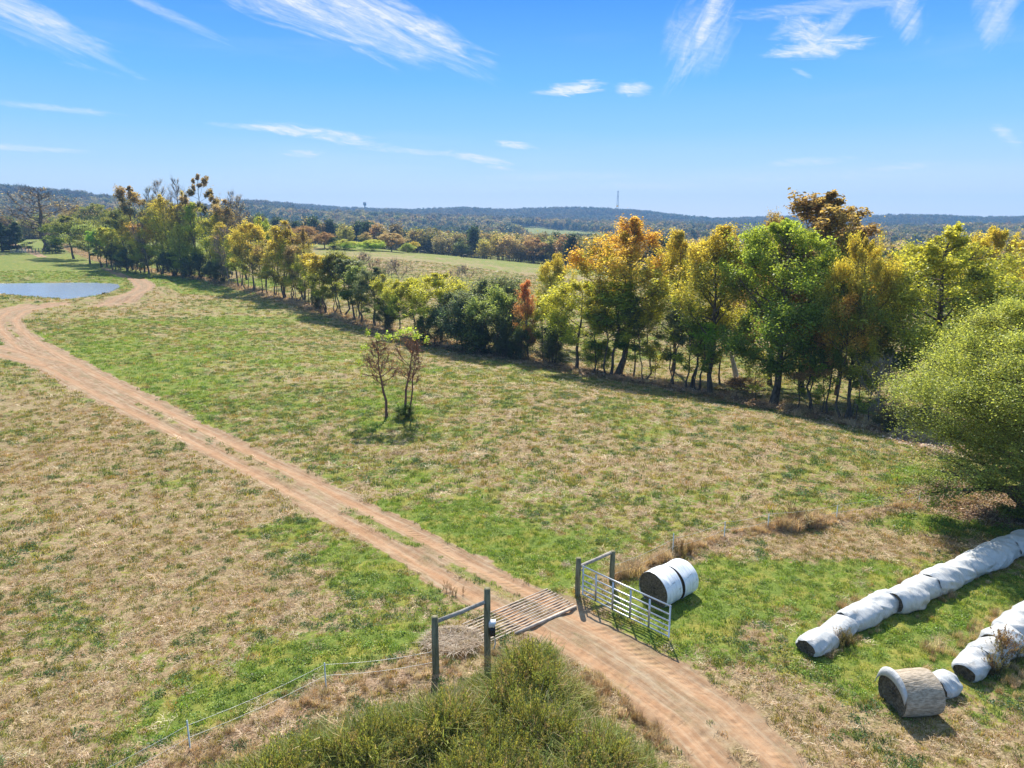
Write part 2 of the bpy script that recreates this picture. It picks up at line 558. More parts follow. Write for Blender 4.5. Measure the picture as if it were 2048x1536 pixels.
def finish(n, shader):
    n.n('ShaderNodeOutputMaterial', {'Surface': shader})


def pr(n, color, rough=0.8, metal=0.0, normal=None, spec=0.3):
    d = {'Base Color': color, 'Roughness': rough, 'Metallic': metal, 'Specular IOR Level': spec}
    if normal is not None:
        d['Normal'] = normal
    return n.n('ShaderNodeBsdfPrincipled', d).outputs[0]


def bumpn(n, h, strength=0.5, dist=0.05):
    return n.n('ShaderNodeBump', {'Height': h, 'Strength': strength, 'Distance': dist}).outputs[0]


def make_ground():
    m, n = mat('ground')
    pos = n.n('ShaderNodeNewGeometry').outputs['Position']
    A = lambda nm: n.n('ShaderNodeAttribute', attribute_name=nm, attribute_type='GEOMETRY').outputs['Fac']
    g, d, dead, lit = A('green'), A('dirt'), A('dead'), A('litter')
    n1 = n.noise(pos, 0.9, 5, 0.62)
    n2 = n.noise(pos, 3.3, 5, 0.65)
    n3 = n.noise(pos, 13.0, 4, 0.7)
    n4 = n.noise(pos, 0.16, 4, 0.6)
    n5 = n.noise(pos, 33.0, 2, 0.7)
    straw = n.ramp(n3, [(0.25, (0.13, 0.092, 0.045)), (0.45, (0.27, 0.195, 0.105)), (0.6, (0.40, 0.305, 0.18)), (0.78, (0.56, 0.46, 0.31))])
    olive = n.ramp(n3, [(0.3, (0.085, 0.085, 0.025)), (0.7, (0.28, 0.24, 0.085))])
    straw = n.mix(n.rng(n2, 0.45, 0.68), straw, olive)
    rust = n.mix(n.rng(n4, 0.5, 0.75), straw, (0.30, 0.165, 0.075))
    straw = n.mix(0.4, straw, rust)
    green = n.ramp(n3, [(0.25, (0.06, 0.10, 0.015)), (0.5, (0.13, 0.18, 0.033)), (0.75, (0.24, 0.29, 0.06))])
    yg = n.ramp(n3, [(0.25, (0.14, 0.13, 0.02)), (0.75, (0.36, 0.33, 0.08))])
    green = n.mix(n.rng(n1, 0.42, 0.66), green, yg)
    gf = n.math('ADD', g, n.math('MULTIPLY', n.math('SUBTRACT', n1, 0.5), 0.9))
    gf = n.math('ADD', gf, n.math('MULTIPLY', n.math('SUBTRACT', n2, 0.5), 1.7))
    gf = n.math('ADD', gf, n.math('MULTIPLY', n.math('SUBTRACT', n3, 0.5), 0.9))
    base_ = n.mix(n.rng(gf, 0.42, 0.60), straw, green)
    deadc = n.ramp(n3, [(0.3, (0.14, 0.09, 0.055)), (0.55, (0.33, 0.22, 0.14)), (0.75, (0.52, 0.42, 0.30))])
    base_ = n.mix(n.math('MULTIPLY', dead, 0.85), base_, deadc)
    litc = n.ramp(n3, [(0.3, (0.11, 0.065, 0.04)), (0.55, (0.27, 0.185, 0.13)), (0.72, (0.50, 0.39, 0.31))])
    base_ = n.mix(n.math('MULTIPLY', lit, 0.95), base_, litc)
    dirtc = n.ramp(n.math('ADD', n.math('MULTIPLY', n2, 0.5), n.math('MULTIPLY', n1, 0.5)), [(0.32, (0.30, 0.15, 0.075)), (0.48, (0.43, 0.255, 0.145)), (0.62, (0.56, 0.39, 0.25)), (0.75, (0.66, 0.50, 0.36))])
    clay = n.mix(n.rng(n4, 0.45, 0.7), dirtc, (0.46, 0.235, 0.12))
    dirtc = n.mix(0.35, dirtc, clay)
    dirtc = n.mix(0.2, dirtc, (0.46, 0.33, 0.23))
    dirtc = n.mix(n.rng(n5, 0.62, 0.75, 0, 0.5), dirtc, (0.62, 0.50, 0.38))
    tu, ts = A('tu'), A('ts')
    stv = n.n('ShaderNodeCombineXYZ', {0: n.math('MULTIPLY', ts, 0.22), 1: n.math('MULTIPLY', tu, 5.5), 2: 0.0}).outputs[0]
    st1 = n.noise(stv, 1.0, 5, 0.6)
    stv2 = n.n('ShaderNodeCombineXYZ', {0: n.math('MULTIPLY', ts, 0.5), 1: n.math('MULTIPLY', tu, 1.6), 2: 4.0}).outputs[0]
    st2 = n.noise(stv2, 1.0, 4, 0.6)
    dirtc = n.mix(n.rng(st1, 0.48, 0.68, 0, 0.55), dirtc, (0.60, 0.47, 0.33))
    dirtc = n.mix(n.rng(st1, 0.50, 0.34, 0, 0.45), dirtc, (0.31, 0.165, 0.085))
    dirtc = n.mix(n.rng(st2, 0.50, 0.64, 0, 0.6), dirtc, straw)
    tread = n.math('SINE', n.math('ADD', n.math('MULTIPLY', ts, 22.0), n.math('MULTIPLY', n.math('ABSOLUTE', tu), 14.0)))
    dirtc = n.vmath('MULTIPLY', dirtc, (0.65, 0.69, 0.69)).outputs[0]
    trm = n.math('MULTIPLY', n.rng(st2, 0.45, 0.58), A('rut'))
    tread = n.math('MULTIPLY', tread, trm)
    rutn = n.math('MULTIPLY', A('rut'), 0.35)
    dirtc = n.mix(rutn, dirtc, (0.50, 0.27, 0.145))
    dm = n.math('ADD', d, n.math('MULTIPLY', n.math('SUBTRACT', n2, 0.5), 0.5))
    dm = n.rng(dm, 0.3, 0.7)
    base_ = n.mix(dm, base_, dirtc)
    hgt = n.math('ADD', n.math('MULTIPLY', n3, 0.6), n.math('MULTIPLY', n2, 0.8))
    hgt = n.math('ADD', hgt, n.math('MULTIPLY', n5, 0.25))
    inv = n.math('SUBTRACT', 1.0, n.math('MULTIPLY', dm, 0.72))
    hh_ = n.math('ADD', n.math('MULTIPLY', hgt, inv), n.math('MULTIPLY', n.math('MULTIPLY', tread, dm), 0.16))
    hh_ = n.math('ADD', hh_, n.math('MULTIPLY', n.math('MULTIPLY', st1, dm), 0.6))
    bm_ = n.n('ShaderNodeBump', {'Height': hh_, 'Strength': 1.0, 'Distance': 0.065}).outputs[0]
    finish(n, pr(n, base_, 0.95, normal=bm_, spec=0.1))
    return m


M_GROUND = make_ground()


def make_leaf(name='leaf', trans=0.5, gain=1.0):
    m, n = mat(name)
    A = lambda nm, ty: n.n('ShaderNodeAttribute', attribute_name=nm, attribute_type=ty)
    ca = A('cola', 'INSTANCER').outputs['Color']
    cb = A('colb', 'INSTANCER').outputs['Color']
    lv = A('lv', 'GEOMETRY').outputs['Fac']
    lt = A('lt', 'GEOMETRY').outputs['Fac']
    lj = A('lj', 'GEOMETRY').outputs['Fac']
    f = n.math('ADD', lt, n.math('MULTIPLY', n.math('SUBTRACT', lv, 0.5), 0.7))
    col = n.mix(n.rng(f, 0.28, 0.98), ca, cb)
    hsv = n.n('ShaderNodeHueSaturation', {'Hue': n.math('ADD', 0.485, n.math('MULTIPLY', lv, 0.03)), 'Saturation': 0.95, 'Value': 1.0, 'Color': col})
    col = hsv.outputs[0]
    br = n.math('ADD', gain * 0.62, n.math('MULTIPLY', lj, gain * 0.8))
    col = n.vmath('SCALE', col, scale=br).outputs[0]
    di = n.n('ShaderNodeBsdfDiffuse', {'Color': col})
    tcol = n.vmath('MULTIPLY', col, (1.35, 1.25, 0.7)).outputs[0]
    tr = n.n('ShaderNodeBsdfTranslucent', {'Color': tcol})
    mx = n.n('ShaderNodeMixShader', {0: trans, 1: di.outputs[0], 2: tr.outputs[0]})
    gl = n.n('ShaderNodeBsdfGlossy', {'Roughness': 0.45, 'Color': (1, 1, 1, 1)})
    mx2 = n.n('ShaderNodeMixShader', {0: 0.02, 1: mx.outputs[0], 2: gl.outputs[0]})
    finish(n, mx2.outputs[0])
    return m


M_LEAF = make_leaf('leaf', 0.58, 1.42)
M_GRASS = make_leaf('grass_blade', 0.45, 1.12)


def make_bark(name, c1, c2):
    m, n = mat(name)
    tc_ = n.n('ShaderNodeTexCoord').outputs['Object']
    v = n.vmath('MULTIPLY', tc_, (1.0, 1.0, 0.25)).outputs[0]
    z = n.noise(v, 9.0, 4, 0.6)
    z2 = n.noise(tc_, 1.2, 3)
    col = n.mix(n.rng(z, 0.35, 0.65), c1, c2)
    col = n.mix(n.rng(z2, 0.5, 0.8, 0, 0.4), col, (0.16, 0.17, 0.12))
    finish(n, pr(n, col, 0.9, normal=bumpn(n, z, 0.8, 0.05), spec=0.1))
    return m


M_BARK = make_bark('bark', (0.075, 0.055, 0.04), (0.19, 0.15, 0.115))
M_BARKP = make_bark('pale_bark', (0.16, 0.13, 0.105), (0.36, 0.31, 0.26))
M_TWIG = make_bark('reddish_twig', (0.13, 0.062, 0.045), (0.28, 0.15, 0.11))


def make_simple(name, c1, c2, scale=6, rough=0.8, metal=0.0, bump=0.3, dist=0.02, stretch=(1, 1, 1), spec=0.3):
    m, n = mat(name)
    tc_ = n.n('ShaderNodeTexCoord').outputs['Object']
    v = n.vmath('MULTIPLY', tc_, stretch).outputs[0]
    z = n.noise(v, scale, 5, 0.65)
    col = n.mix(n.rng(z, 0.32, 0.68), c1, c2)
    finish(n, pr(n, col, rough, metal, bumpn(n, z, bump, dist), spec))
    return m


M_POST = make_simple('weathered_post', (0.105, 0.10, 0.055), (0.235, 0.215, 0.13), 14, 0.85, stretch=(1, 1, 0.12), bump=0.6)
M_RAIL = make_simple('grey_weathered_wood', (0.24, 0.21, 0.18), (0.42, 0.38, 0.33), 10, 0.85, bump=0.4)
M_GALV = make_simple('galvanised_steel', (0.48, 0.50, 0.52), (0.66, 0.67, 0.69), 9, 0.38, 0.55, bump=0.05, spec=0.5)
M_PIPE = make_simple('dusty_pipe', (0.38, 0.31, 0.25), (0.60, 0.52, 0.44), 3, 0.7, bump=0.15)
M_WIRE = make_simple('fence_wire', (0.42, 0.42, 0.40), (0.6, 0.6, 0.58), 5, 0.5, 0.3, bump=0)
M_ROD = make_simple('pale_rod', (0.36, 0.42, 0.42), (0.50, 0.55, 0.55), 5, 0.5, bump=0)
M_HAY = make_simple('hay', (0.07, 0.055, 0.035), (0.22, 0.17, 0.11), 14, 0.95, bump=1.0, dist=0.05)
M_HAYNET = make_simple('netted_hay', (0.26, 0.21, 0.15), (0.52, 0.43, 0.33), 20, 0.9, bump=0.9, dist=0.04, stretch=(0.3, 1, 1))
M_WHITE = make_simple('white_plastic', (0.62, 0.64, 0.66), (0.82, 0.82, 0.82), 4, 0.4, bump=0.1)
M_BLACK = make_simple('black_plastic', (0.015, 0.015, 0.017), (0.04, 0.04, 0.045), 4, 0.5, bump=0.05)
M_TOWER = make_simple('tower_steel', (0.30, 0.31, 0.33), (0.42, 0.43, 0.45), 0.2, 0.6, 0.3, bump=0)
M_COW = make_simple('black_hide', (0.012, 0.010, 0.010), (0.03, 0.025, 0.022), 3, 0.7, bump=0.1)
M_BARNW = make_simple('painted_wall', (0.45, 0.43, 0.40), (0.6, 0.58, 0.55), 0.5, 0.8, bump=0)
M_ROOF = make_simple('pale_roof', (0.62, 0.62, 0.62), (0.75, 0.75, 0.75), 0.4, 0.5, bump=0)


def make_wrap():
    m, n = mat('bale_wrap')
    tc_ = n.n('ShaderNodeTexCoord').outputs['Object']
    v = n.vmath('MULTIPLY', tc_, (2.6, 0.9, 0.9)).outputs[0]
    z = n.noise(v, 3.2, 7, 0.68, 1.2)
    st = n.noise(tc_, 2.2, 5, 0.7)
    d1 = n.mix(n.rng(st, 0.46, 0.70, 0, 0.7), (0.53, 0.535, 0.53), (0.34, 0.315, 0.28))
    z2 = n.noise(n.vmath('MULTIPLY', tc_, (14, 2, 2)).outputs[0], 2.0, 3, 0.6)
    col = n.mix(n.rng(z2, 0.58, 0.75, 0, 0.3), d1, (0.30, 0.28, 0.27))
    hh = n.math('ADD', z, n.math('MULTIPLY', z2, 0.15))
    finish(n, pr(n, col, 0.36, normal=bumpn(n, hh, 0.6, 0.07), spec=0.45))
    return m


M_WRAP = make_wrap()


def make_water():
    m, n = mat('pond_water')
    pos = n.n('ShaderNodeNewGeometry').outputs['Position']
    z = n.noise(n.vmath('MULTIPLY', pos, (1.0, 0.6, 1.0)).outputs[0], 1.6, 3, 0.6)
    finish(n, pr(n, (0.24, 0.29, 0.38, 1), 0.2, normal=bumpn(n, z, 0.6, 0.12), spec=0.8))
    return m


M_WATER = make_water()


# ============================================================ mesh helpers
def mesh_np(name, V, Fq, m, attrs=None, smooth=False):
    me = bpy.data.meshes.new(name)
    V = np.asarray(V, np.float32)
    Fq = np.asarray(Fq, np.int32)
    k = Fq.shape[1]
    me.vertices.add(len(V))
    me.vertices.foreach_set('co', V.ravel())
    me.loops.add(Fq.size)
    me.loops.foreach_set('vertex_index', Fq.ravel())
    me.polygons.add(len(Fq))
    me.polygons.foreach_set('loop_start', np.arange(0, Fq.size, k, dtype=np.int32))
    me.polygons.foreach_set('loop_total', np.full(len(Fq), k, np.int32))
    if smooth:
        me.polygons.foreach_set('use_smooth', np.ones(len(Fq), bool))
    for a, vals in (attrs or {}).items():
        at_ = me.attributes.new(a, 'FLOAT', 'POINT')
        at_.data.foreach_set('value', np.asarray(vals, np.float32).ravel())
    if m is not None:
        me.materials.append(m)
    me.update(calc_edges=True)
    return me


def link(name, me, parent=None, loc=(0, 0, 0)):
    o = bpy.data.objects.new(name, me)
    C.objects.link(o)
    o.location = loc
    if parent is not None:
        o.parent = parent
    return o


def tag(o, label=None, cat=None, group=None, kind=None):
    if label:
        o['label'] = label
    if cat:
        o['category'] = cat
    if group:
        o['group'] = group
    if kind:
        o['kind'] = kind
    return o


def empty(name, loc, rz=0.0):
    o = bpy.data.objects.new(name, None)
    C.objects.link(o)
    o.location = loc
    o.rotation_euler = (0, 0, rz)
    o.empty_display_size = 0.2
    return o


class MB:
    """collects tubes, boxes into one mesh (quads)"""

    def __init__(s):
        s.V, s.F, s.n = [], [], 0

    def add(s, V, Fq):
        s.V.append(np.asarray(V, float))
        s.F.append(np.asarray(Fq, int) + s.n)
        s.n += len(V)

    def tube(s, pts, rad, sides=8, cap=True):
        pts = np.asarray(pts, float)
        k = len(pts)
        rad = np.full(k, rad) if np.isscalar(rad) else np.asarray(rad, float)
        T = np.gradient(pts, axis=0)
        T /= np.linalg.norm(T, axis=1)[:, None] + 1e-9
        ref = np.array([0.31, 0.95, 0.05]) if abs(T[0][2]) > 0.7 else np.array([0, 0, 1.0])
        U = np.cross(T, ref)
        U /= np.linalg.norm(U, axis=1)[:, None] + 1e-9
        Wv = np.cross(T, U)
        a = np.arange(sides) * 2 * math.pi / sides
        ring = (np.cos(a)[None, :, None] * U[:, None, :] + np.sin(a)[None, :, None] * Wv[:, None, :]) * rad[:, None, None] + pts[:, None, :]
        V = ring.reshape(-1, 3)
        i = np.arange(k - 1)[:, None] * sides
        j = np.arange(sides)[None, :]
        j2 = (j + 1) % sides
        Fq = np.stack([i + j, i + j2, i + sides + j2, i + sides + j], -1).reshape(-1, 4)
        if cap and sides >= 4 and sides % 2 == 0:
            extra = []
            for b in (0, (k - 1) * sides):
                for q in range(1, sides // 2):
                    extra.append([b + q - 1 if q > 1 else b, b + q, b + sides - 1 - q, b + (sides - q) % sides])
            # simple fan by quads: (0,1,s-2,s-1) ...
            extra = []
            for b in (0, (k - 1) * sides):
                for q in range(sides // 2 - 1):
                    extra.append([b + q, b + q + 1, b + sides - 2 - q, b + sides - 1 - q])
            Fq = np.concatenate([Fq, np.array(extra)])
        s.add(V, Fq)

    def box(s, c, size, rot=None):
        c = np.asarray(c, float)
        h = np.asarray(size, float) / 2
        V = np.array([[x, y, z] for x in (-1, 1) for y in (-1, 1) for z in (-1, 1)], float) * h
        if rot is not None:
            V = V @ np.array(rot.to_3x3()).T
        V = V + c
        Fq = [[0, 1, 3, 2], [4, 6, 7, 5], [0, 4, 5, 1], [2, 3, 7, 6], [0, 2, 6, 4], [1, 5, 7, 3]]
        s.add(V, Fq)

    def build(s, name, m, parent=None, loc=(0, 0, 0), smooth=True):
        me = mesh_np(name, np.concatenate(s.V), np.concatenate(s.F), m, smooth=smooth)
        return link(name, me, parent, loc)

    def mesh(s, name, m, smooth=True):
        return mesh_np(name, np.concatenate(s.V), np.concatenate(s.F), m, smooth=smooth)


def track_uv(x, y):
    best = np.full(x.shape, 1e9)
    U = np.zeros(x.shape)
    T = np.zeros(x.shape)
    for pts, hw in TRACKS:
        acc = 0.0
        for (ax, ay), (bx, by) in zip(pts[:-1], pts[1:]):
            dx, dy = bx - ax, by - ay
            L = math.hypot(dx, dy)
            t = ((x - ax) * dx + (y - ay) * dy) / L ** 2
            tc_ = np.clip(t, 0, 1)
            d = np.hypot(x - ax - tc_ * dx, y - ay - tc_ * dy)
            m = d < best
            best = np.where(m, d, best)
            U = np.where(m, ((x - ax) * dy - (y - ay) * dx) / L, U)
            T = np.where(m, acc + tc_ * L, T)
            acc += L
    return U, T


# ============================================================ ground sheet (polar, split into pasture, tracks)
def build_ground():
    dep = np.linspace(math.radians(46), math.radians(2.2), 640)
    r1 = H0 / np.tan(dep)
    r = np.concatenate([[0.5, 3, 6, 9], r1, np.exp(np.linspace(math.log(r1[-1] * 1.006), math.log(3600), 150))])
    azd_ = np.concatenate([np.linspace(-180, -50, 40)[:-1], np.linspace(-50, -42, 30)[:-1], np.linspace(-42, 42, 1050), np.linspace(42, 50, 30)[1:], np.linspace(50, 180, 40)[1:]])
    a = np.radians(azd_)
    nr, na = len(r), len(a)
    Rg, Ag = np.meshgrid(r, a, indexing='ij')
    X = (Rg * np.sin(Ag)).ravel()
    Y = (Rg * np.cos(Ag)).ravel()
    Z = terrain(X, Y)
    g, d, dead, lit, rut = masks(X, Y)
    TU, TS = track_uv(X, Y)
    near = 1 - sst(np.hypot(X, Y), 45, 90)
    Z = Z + near * ((fbm(X, Y, 0.8, 3, 91) - 0.5) * 0.10 * (1 - 0.6 * d) - 0.055 * rut * d + 0.09 * dead + 0.03 * (1 - d) * g)
    Z = Z + near * d * (fbm(X, Y, 0.22, 2, 93) - 0.5) * 0.045
    i = np.arange(nr - 1)[:, None] * na
    j = np.arange(na - 1)[None, :]
    Fq = np.stack([i + j, i + na + j, i + na + j + 1, i + j + 1], -1).reshape(-1, 4)
    P = np.stack([X, Y, Z], -1)
    fd = d[Fq].mean(1) > 0.5
    far_ = (Rg.ravel()[Fq[:, 0]] > 500)
    out = []
    for name, sel in (('ground', ~fd & ~far_), ('dirt_track', fd & ~far_), ('hills', far_)):
        ff = Fq[sel]
        used, inv = np.unique(ff.ravel(), return_inverse=True)
        me = mesh_np(name, P[used], inv.reshape(-1, 4), M_GROUND,
                     {'green': g[used], 'dirt': d[used], 'dead': dead[used], 'litter': lit[used], 'rut': rut[used], 'tu': TU[used], 'ts': TS[used]}, smooth=True)
        o = link(name, me)
        tag(o, kind='structure')
        out.append(o)
    return out


build_ground()
# pond
pm = bmesh.new()
cx = sum(p[0] for p in POND) / len(POND)
cy = sum(p[1] for p in POND) / len(POND)
pv = []
for p in POND:
    dx, dy = p[0] - cx, p[1] - cy
    L = math.hypot(dx, dy)
    pv.append(pm.verts.new((p[0] + dx / L * 2, p[1] + dy / L * 2, -0.5)))
pm.faces.new(pv)
me = bpy.data.meshes.new('pond')
pm.to_mesh(me)
me.materials.append(M_WATER)
tag(link('pond', me), kind='structure')


# ============================================================ trees
def gen_tree(seed, Ht, Wd, crown0=0.25, prof='oak', nb=26, nsec=7, leaves=12000, lsize=0.17, trunk_r=0.25, stems=1, up=0.6, spread=0.45,
             bare=0.15, leafy_from=0.25, lean=0.0, twigs=False, droop=0.0, clump=1.0, ter=True, sides=6, flat_top=0.0, tipbias=1.0):
    R = np.random.RandomState(seed)
    wood = MB()
    segs = []    # leaf carrying segments: p0,p1,weight,clump value
    prof_f = {
        'oak': lambda t: math.sqrt(max(0.02, 1 - (2 * t - 0.85) ** 2 / 1.35)),
        'round': lambda t: math.sqrt(max(0.03, 1 - (2 * t - 1) ** 2)),
        'poplar': lambda t: max(0.12, math.sin(math.pi * min(1, (t * 0.82 + 0.15))) ** 0.8),
        'cone': lambda t: max(0.04, 1 - t) ** 0.8,
        'vase': lambda t: 0.25 + 0.75 * math.sin(math.pi * min(1, t * 0.72 + 0.08)) if t < 0.95 else 0.4,
        'shrub': lambda t: math.sqrt(max(0.05, 1 - (1.1 * t) ** 2.4)) if t < 0.9 else 0.25,
    }[prof]
    drop = {'oak': 0.42, 'round': 0.5, 'poplar': 0.30, 'vase': 0.40, 'cone': 0.95, 'shrub': 0.5}[prof]

    def capz(p):
        rad_ = math.hypot(p[0] - lean * p[2], p[1]) / (Wd / 2)
        return Ht * (1 - drop * min(rad_, 1.3) ** 2)

    def fit(q0, pts_, slack):
        fz, f = 1.0, 1.0
        for _ in range(14):
            e_ = q0 + (pts_[-1] - q0) * np.array([f, f, f * fz])
            if e_[2] <= capz(e_) * slack:
                break
            if fz > 0.4:
                fz *= 0.86
            else:
                f *= 0.88
        return q0 + (pts_ - q0) * np.array([f, f, f * fz]), f
    for s_ in range(stems):
        ang = R.uniform(0, 6.28)
        off = 0 if stems == 1 else Wd * 0.05
        hs = Ht * (1 if s_ == 0 else R.uniform(0.72, 0.97))
        n = 9
        ts = np.linspace(0, 1, n)
        wob = np.cumsum(R.normal(0, 0.011, (n, 2)), axis=0) * hs
        wob[0] = 0
        base = np.array([math.cos(ang) * off, math.sin(ang) * off])
        outw = np.array([math.cos(ang), math.sin(ang)]) * (0 if stems == 1 else Wd * 0.20)
        pts = np.zeros((n, 3))
        pts[:, :2] = base + wob + ts[:, None] ** 1.2 * outw
        pts[:, 0] += lean * hs * ts ** 1.3
        pts[:, 2] = ts * hs * 0.97 - 0.1
        rad = trunk_r * (1 if s_ == 0 else 0.7) * ((1 - ts) ** 0.85 * 0.93 + 0.07)
        rad[0] *= 1.35
        wood.tube(pts, rad, sides + 2 if sides > 4 else 5, cap=False)
        nbs = max(6, nb // stems)
        for b in range(nbs):
            tt = (b + R.uniform(0, 1)) / nbs
            hf = crown0 + (1 - crown0) * tt * 0.97
            k = hf * (n - 1)
            k0 = min(int(k), n - 2)
            p0 = pts[k0] * (1 - (k - k0)) + pts[k0 + 1] * (k - k0)
            r0 = np.interp(hf, ts, rad) * 0.55
            az = b * 2.39996 + R.uniform(-0.5, 0.5) + ang
            Lb = Wd / 2 * prof_f(tt) * R.uniform(0.72, 1.12)
            e0 = math.radians(8 + 60 * tt * up + 14 * up + R.uniform(-10, 10))
            if stems > 1:
                Lb *= 0.8
            m_ = 6
            q = np.zeros((m_, 3))
            q[0] = p0
            step = Lb / (m_ - 1) / max(0.45, math.cos(e0 * 0.75))
            e = e0
            aa = az
            for i in range(1, m_):
                e += R.uniform(-0.16, 0.22) - droop * 0.25
                aa += R.uniform(-0.22, 0.22)
                q[i] = q[i - 1] + step * np.array([math.cos(e) * math.cos(aa), math.cos(e) * math.sin(aa), math.sin(e)])
            q[:, 2] = np.maximum(q[:, 2], 0.05 * Ht * R.uniform(0.2, 1))
            q, fq_ = fit(q[0].copy(), q, R.uniform(0.80, 0.98))
            Lb *= max(fq_, 0.45)
            wood.tube(q, np.linspace(max(r0, 0.02), 0.012, m_), sides if sides < 6 else 5, cap=False)
            cl = R.uniform(0, 1)
            isb = R.rand() < bare
            for s2 in range(nsec):
                t2 = R.uniform(leafy_from, 1.0) ** 0.8
                kk = t2 * (m_ - 1)
                k1 = min(int(kk), m_ - 2)
                pp = q[k1] * (1 - (kk - k1)) + q[k1 + 1] * (kk - k1)
                L2 = Lb * spread * R.uniform(0.55, 1.1) * (1.15 - 0.5 * t2) + 0.15
                a2 = aa + R.choice([-1, 1]) * R.uniform(0.3, 1.3)
                e2 = e * 0.5 + R.uniform(-0.3, 0.8) * up + 0.1 - droop * 0.9
                dirv = np.array([math.cos(e2) * math.cos(a2), math.cos(e2) * math.sin(a2), math.sin(e2)])
                mid = pp + dirv * L2 * 0.5 + R.normal(0, 0.05, 3) * L2
                end = pp + dirv * L2 + np.array([0, 0, (0.18 - droop * .5) * L2])
                if end[2] > capz(end) * 1.02:
                    end[2] = max(pp[2] * 0.96, capz(end) * R.uniform(.93, 1.02))
                    mid[2] = min(mid[2], (pp[2] + end[2]) / 2 + .1 * L2)
                end[2] = max(end[2], 0.02 * Ht)
                wood.tube([pp, mid, end], [0.022 + r0 * 0.15, 0.014, 0.006], 3, cap=False)
                if twigs or ter:
                    for s3 in range(5 if twigs else 2):
                        f3 = R.uniform(0.25, 1)
                        c0 = pp + (end - pp) * f3
                        dd = dirv * 0.7 + R.normal(0, 0.55, 3)
                        dd[2] += 0.25 * up
                        e3 = c0 + dd * L2 * 0.42
                        wood.tube([c0, e3], [0.010, 0.004], 3, cap=False)
                        if not isb:
                            segs.append((c0, e3, 0.1 + 1.3 * R.rand() ** 1.8, cl * 0.6 + R.rand() * 0.4))
                if not isb and R.rand() > bare * 0.6:
                    segs.append((pp, end, 0.1 + 2.2 * R.rand() ** 1.8, cl * 0.6 + R.rand() * 0.4))
    out = (wood, None)
    if leaves > 0 and segs:
        P0 = np.array([s_[0] for s_ in segs])
        P1 = np.array([s_[1] for s_ in segs])
        Wt = np.array([s_[2] for s_ in segs]) * (np.linalg.norm(P1 - P0, axis=1) + 0.1)
        CV = np.array([s_[3] for s_ in segs])
        idx = R.choice(len(segs), leaves, p=Wt / Wt.sum())
        f = R.rand(leaves) ** (1 / (1 + tipbias))
        ctr = P0[idx] + (P1[idx] - P0[idx]) * f[:, None]
        sg = np.maximum(np.linalg.norm(P1 - P0, axis=1)[idx] * 0.17 * clump, 0.10)
        ctr = ctr + R.normal(0, 1, (leaves, 3)) * sg[:, None]
        ctr[:, 2] = np.clip(ctr[:, 2], 0.05, None)
        V, Fq = leaf_quads(R, ctr, lsize)
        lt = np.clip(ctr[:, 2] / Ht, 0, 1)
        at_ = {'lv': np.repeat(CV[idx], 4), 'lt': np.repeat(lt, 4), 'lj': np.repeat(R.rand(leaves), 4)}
        out = (wood, (V, Fq, at_))
    return out


def leaf_quads(R, ctr, size, upb=0.5):
    n = len(ctr)
    nrm = R.normal(0, 1, (n, 3))
    nrm[:, 2] = np.abs(nrm[:, 2]) + upb
    nrm /= np.linalg.norm(nrm, axis=1)[:, None]
    t = R.normal(0, 1, (n, 3))
    t -= (t * nrm).sum(1)[:, None] * nrm
    t /= np.linalg.norm(t, axis=1)[:, None] + 1e-9
    b = np.cross(nrm, t)
    s_ = size * R.uniform(0.6, 1.35, n)[:, None]
    fold = nrm * s_ * 0.18
    V = np.stack([ctr - t * s_ * 0.7, ctr + b * s_ * 0.42 + fold, ctr + t * s_ * 0.7, ctr - b * s_ * 0.42 + fold], 1).reshape(-1, 3)
    Fq = np.arange(n * 4).reshape(-1, 4)
    return V, Fq


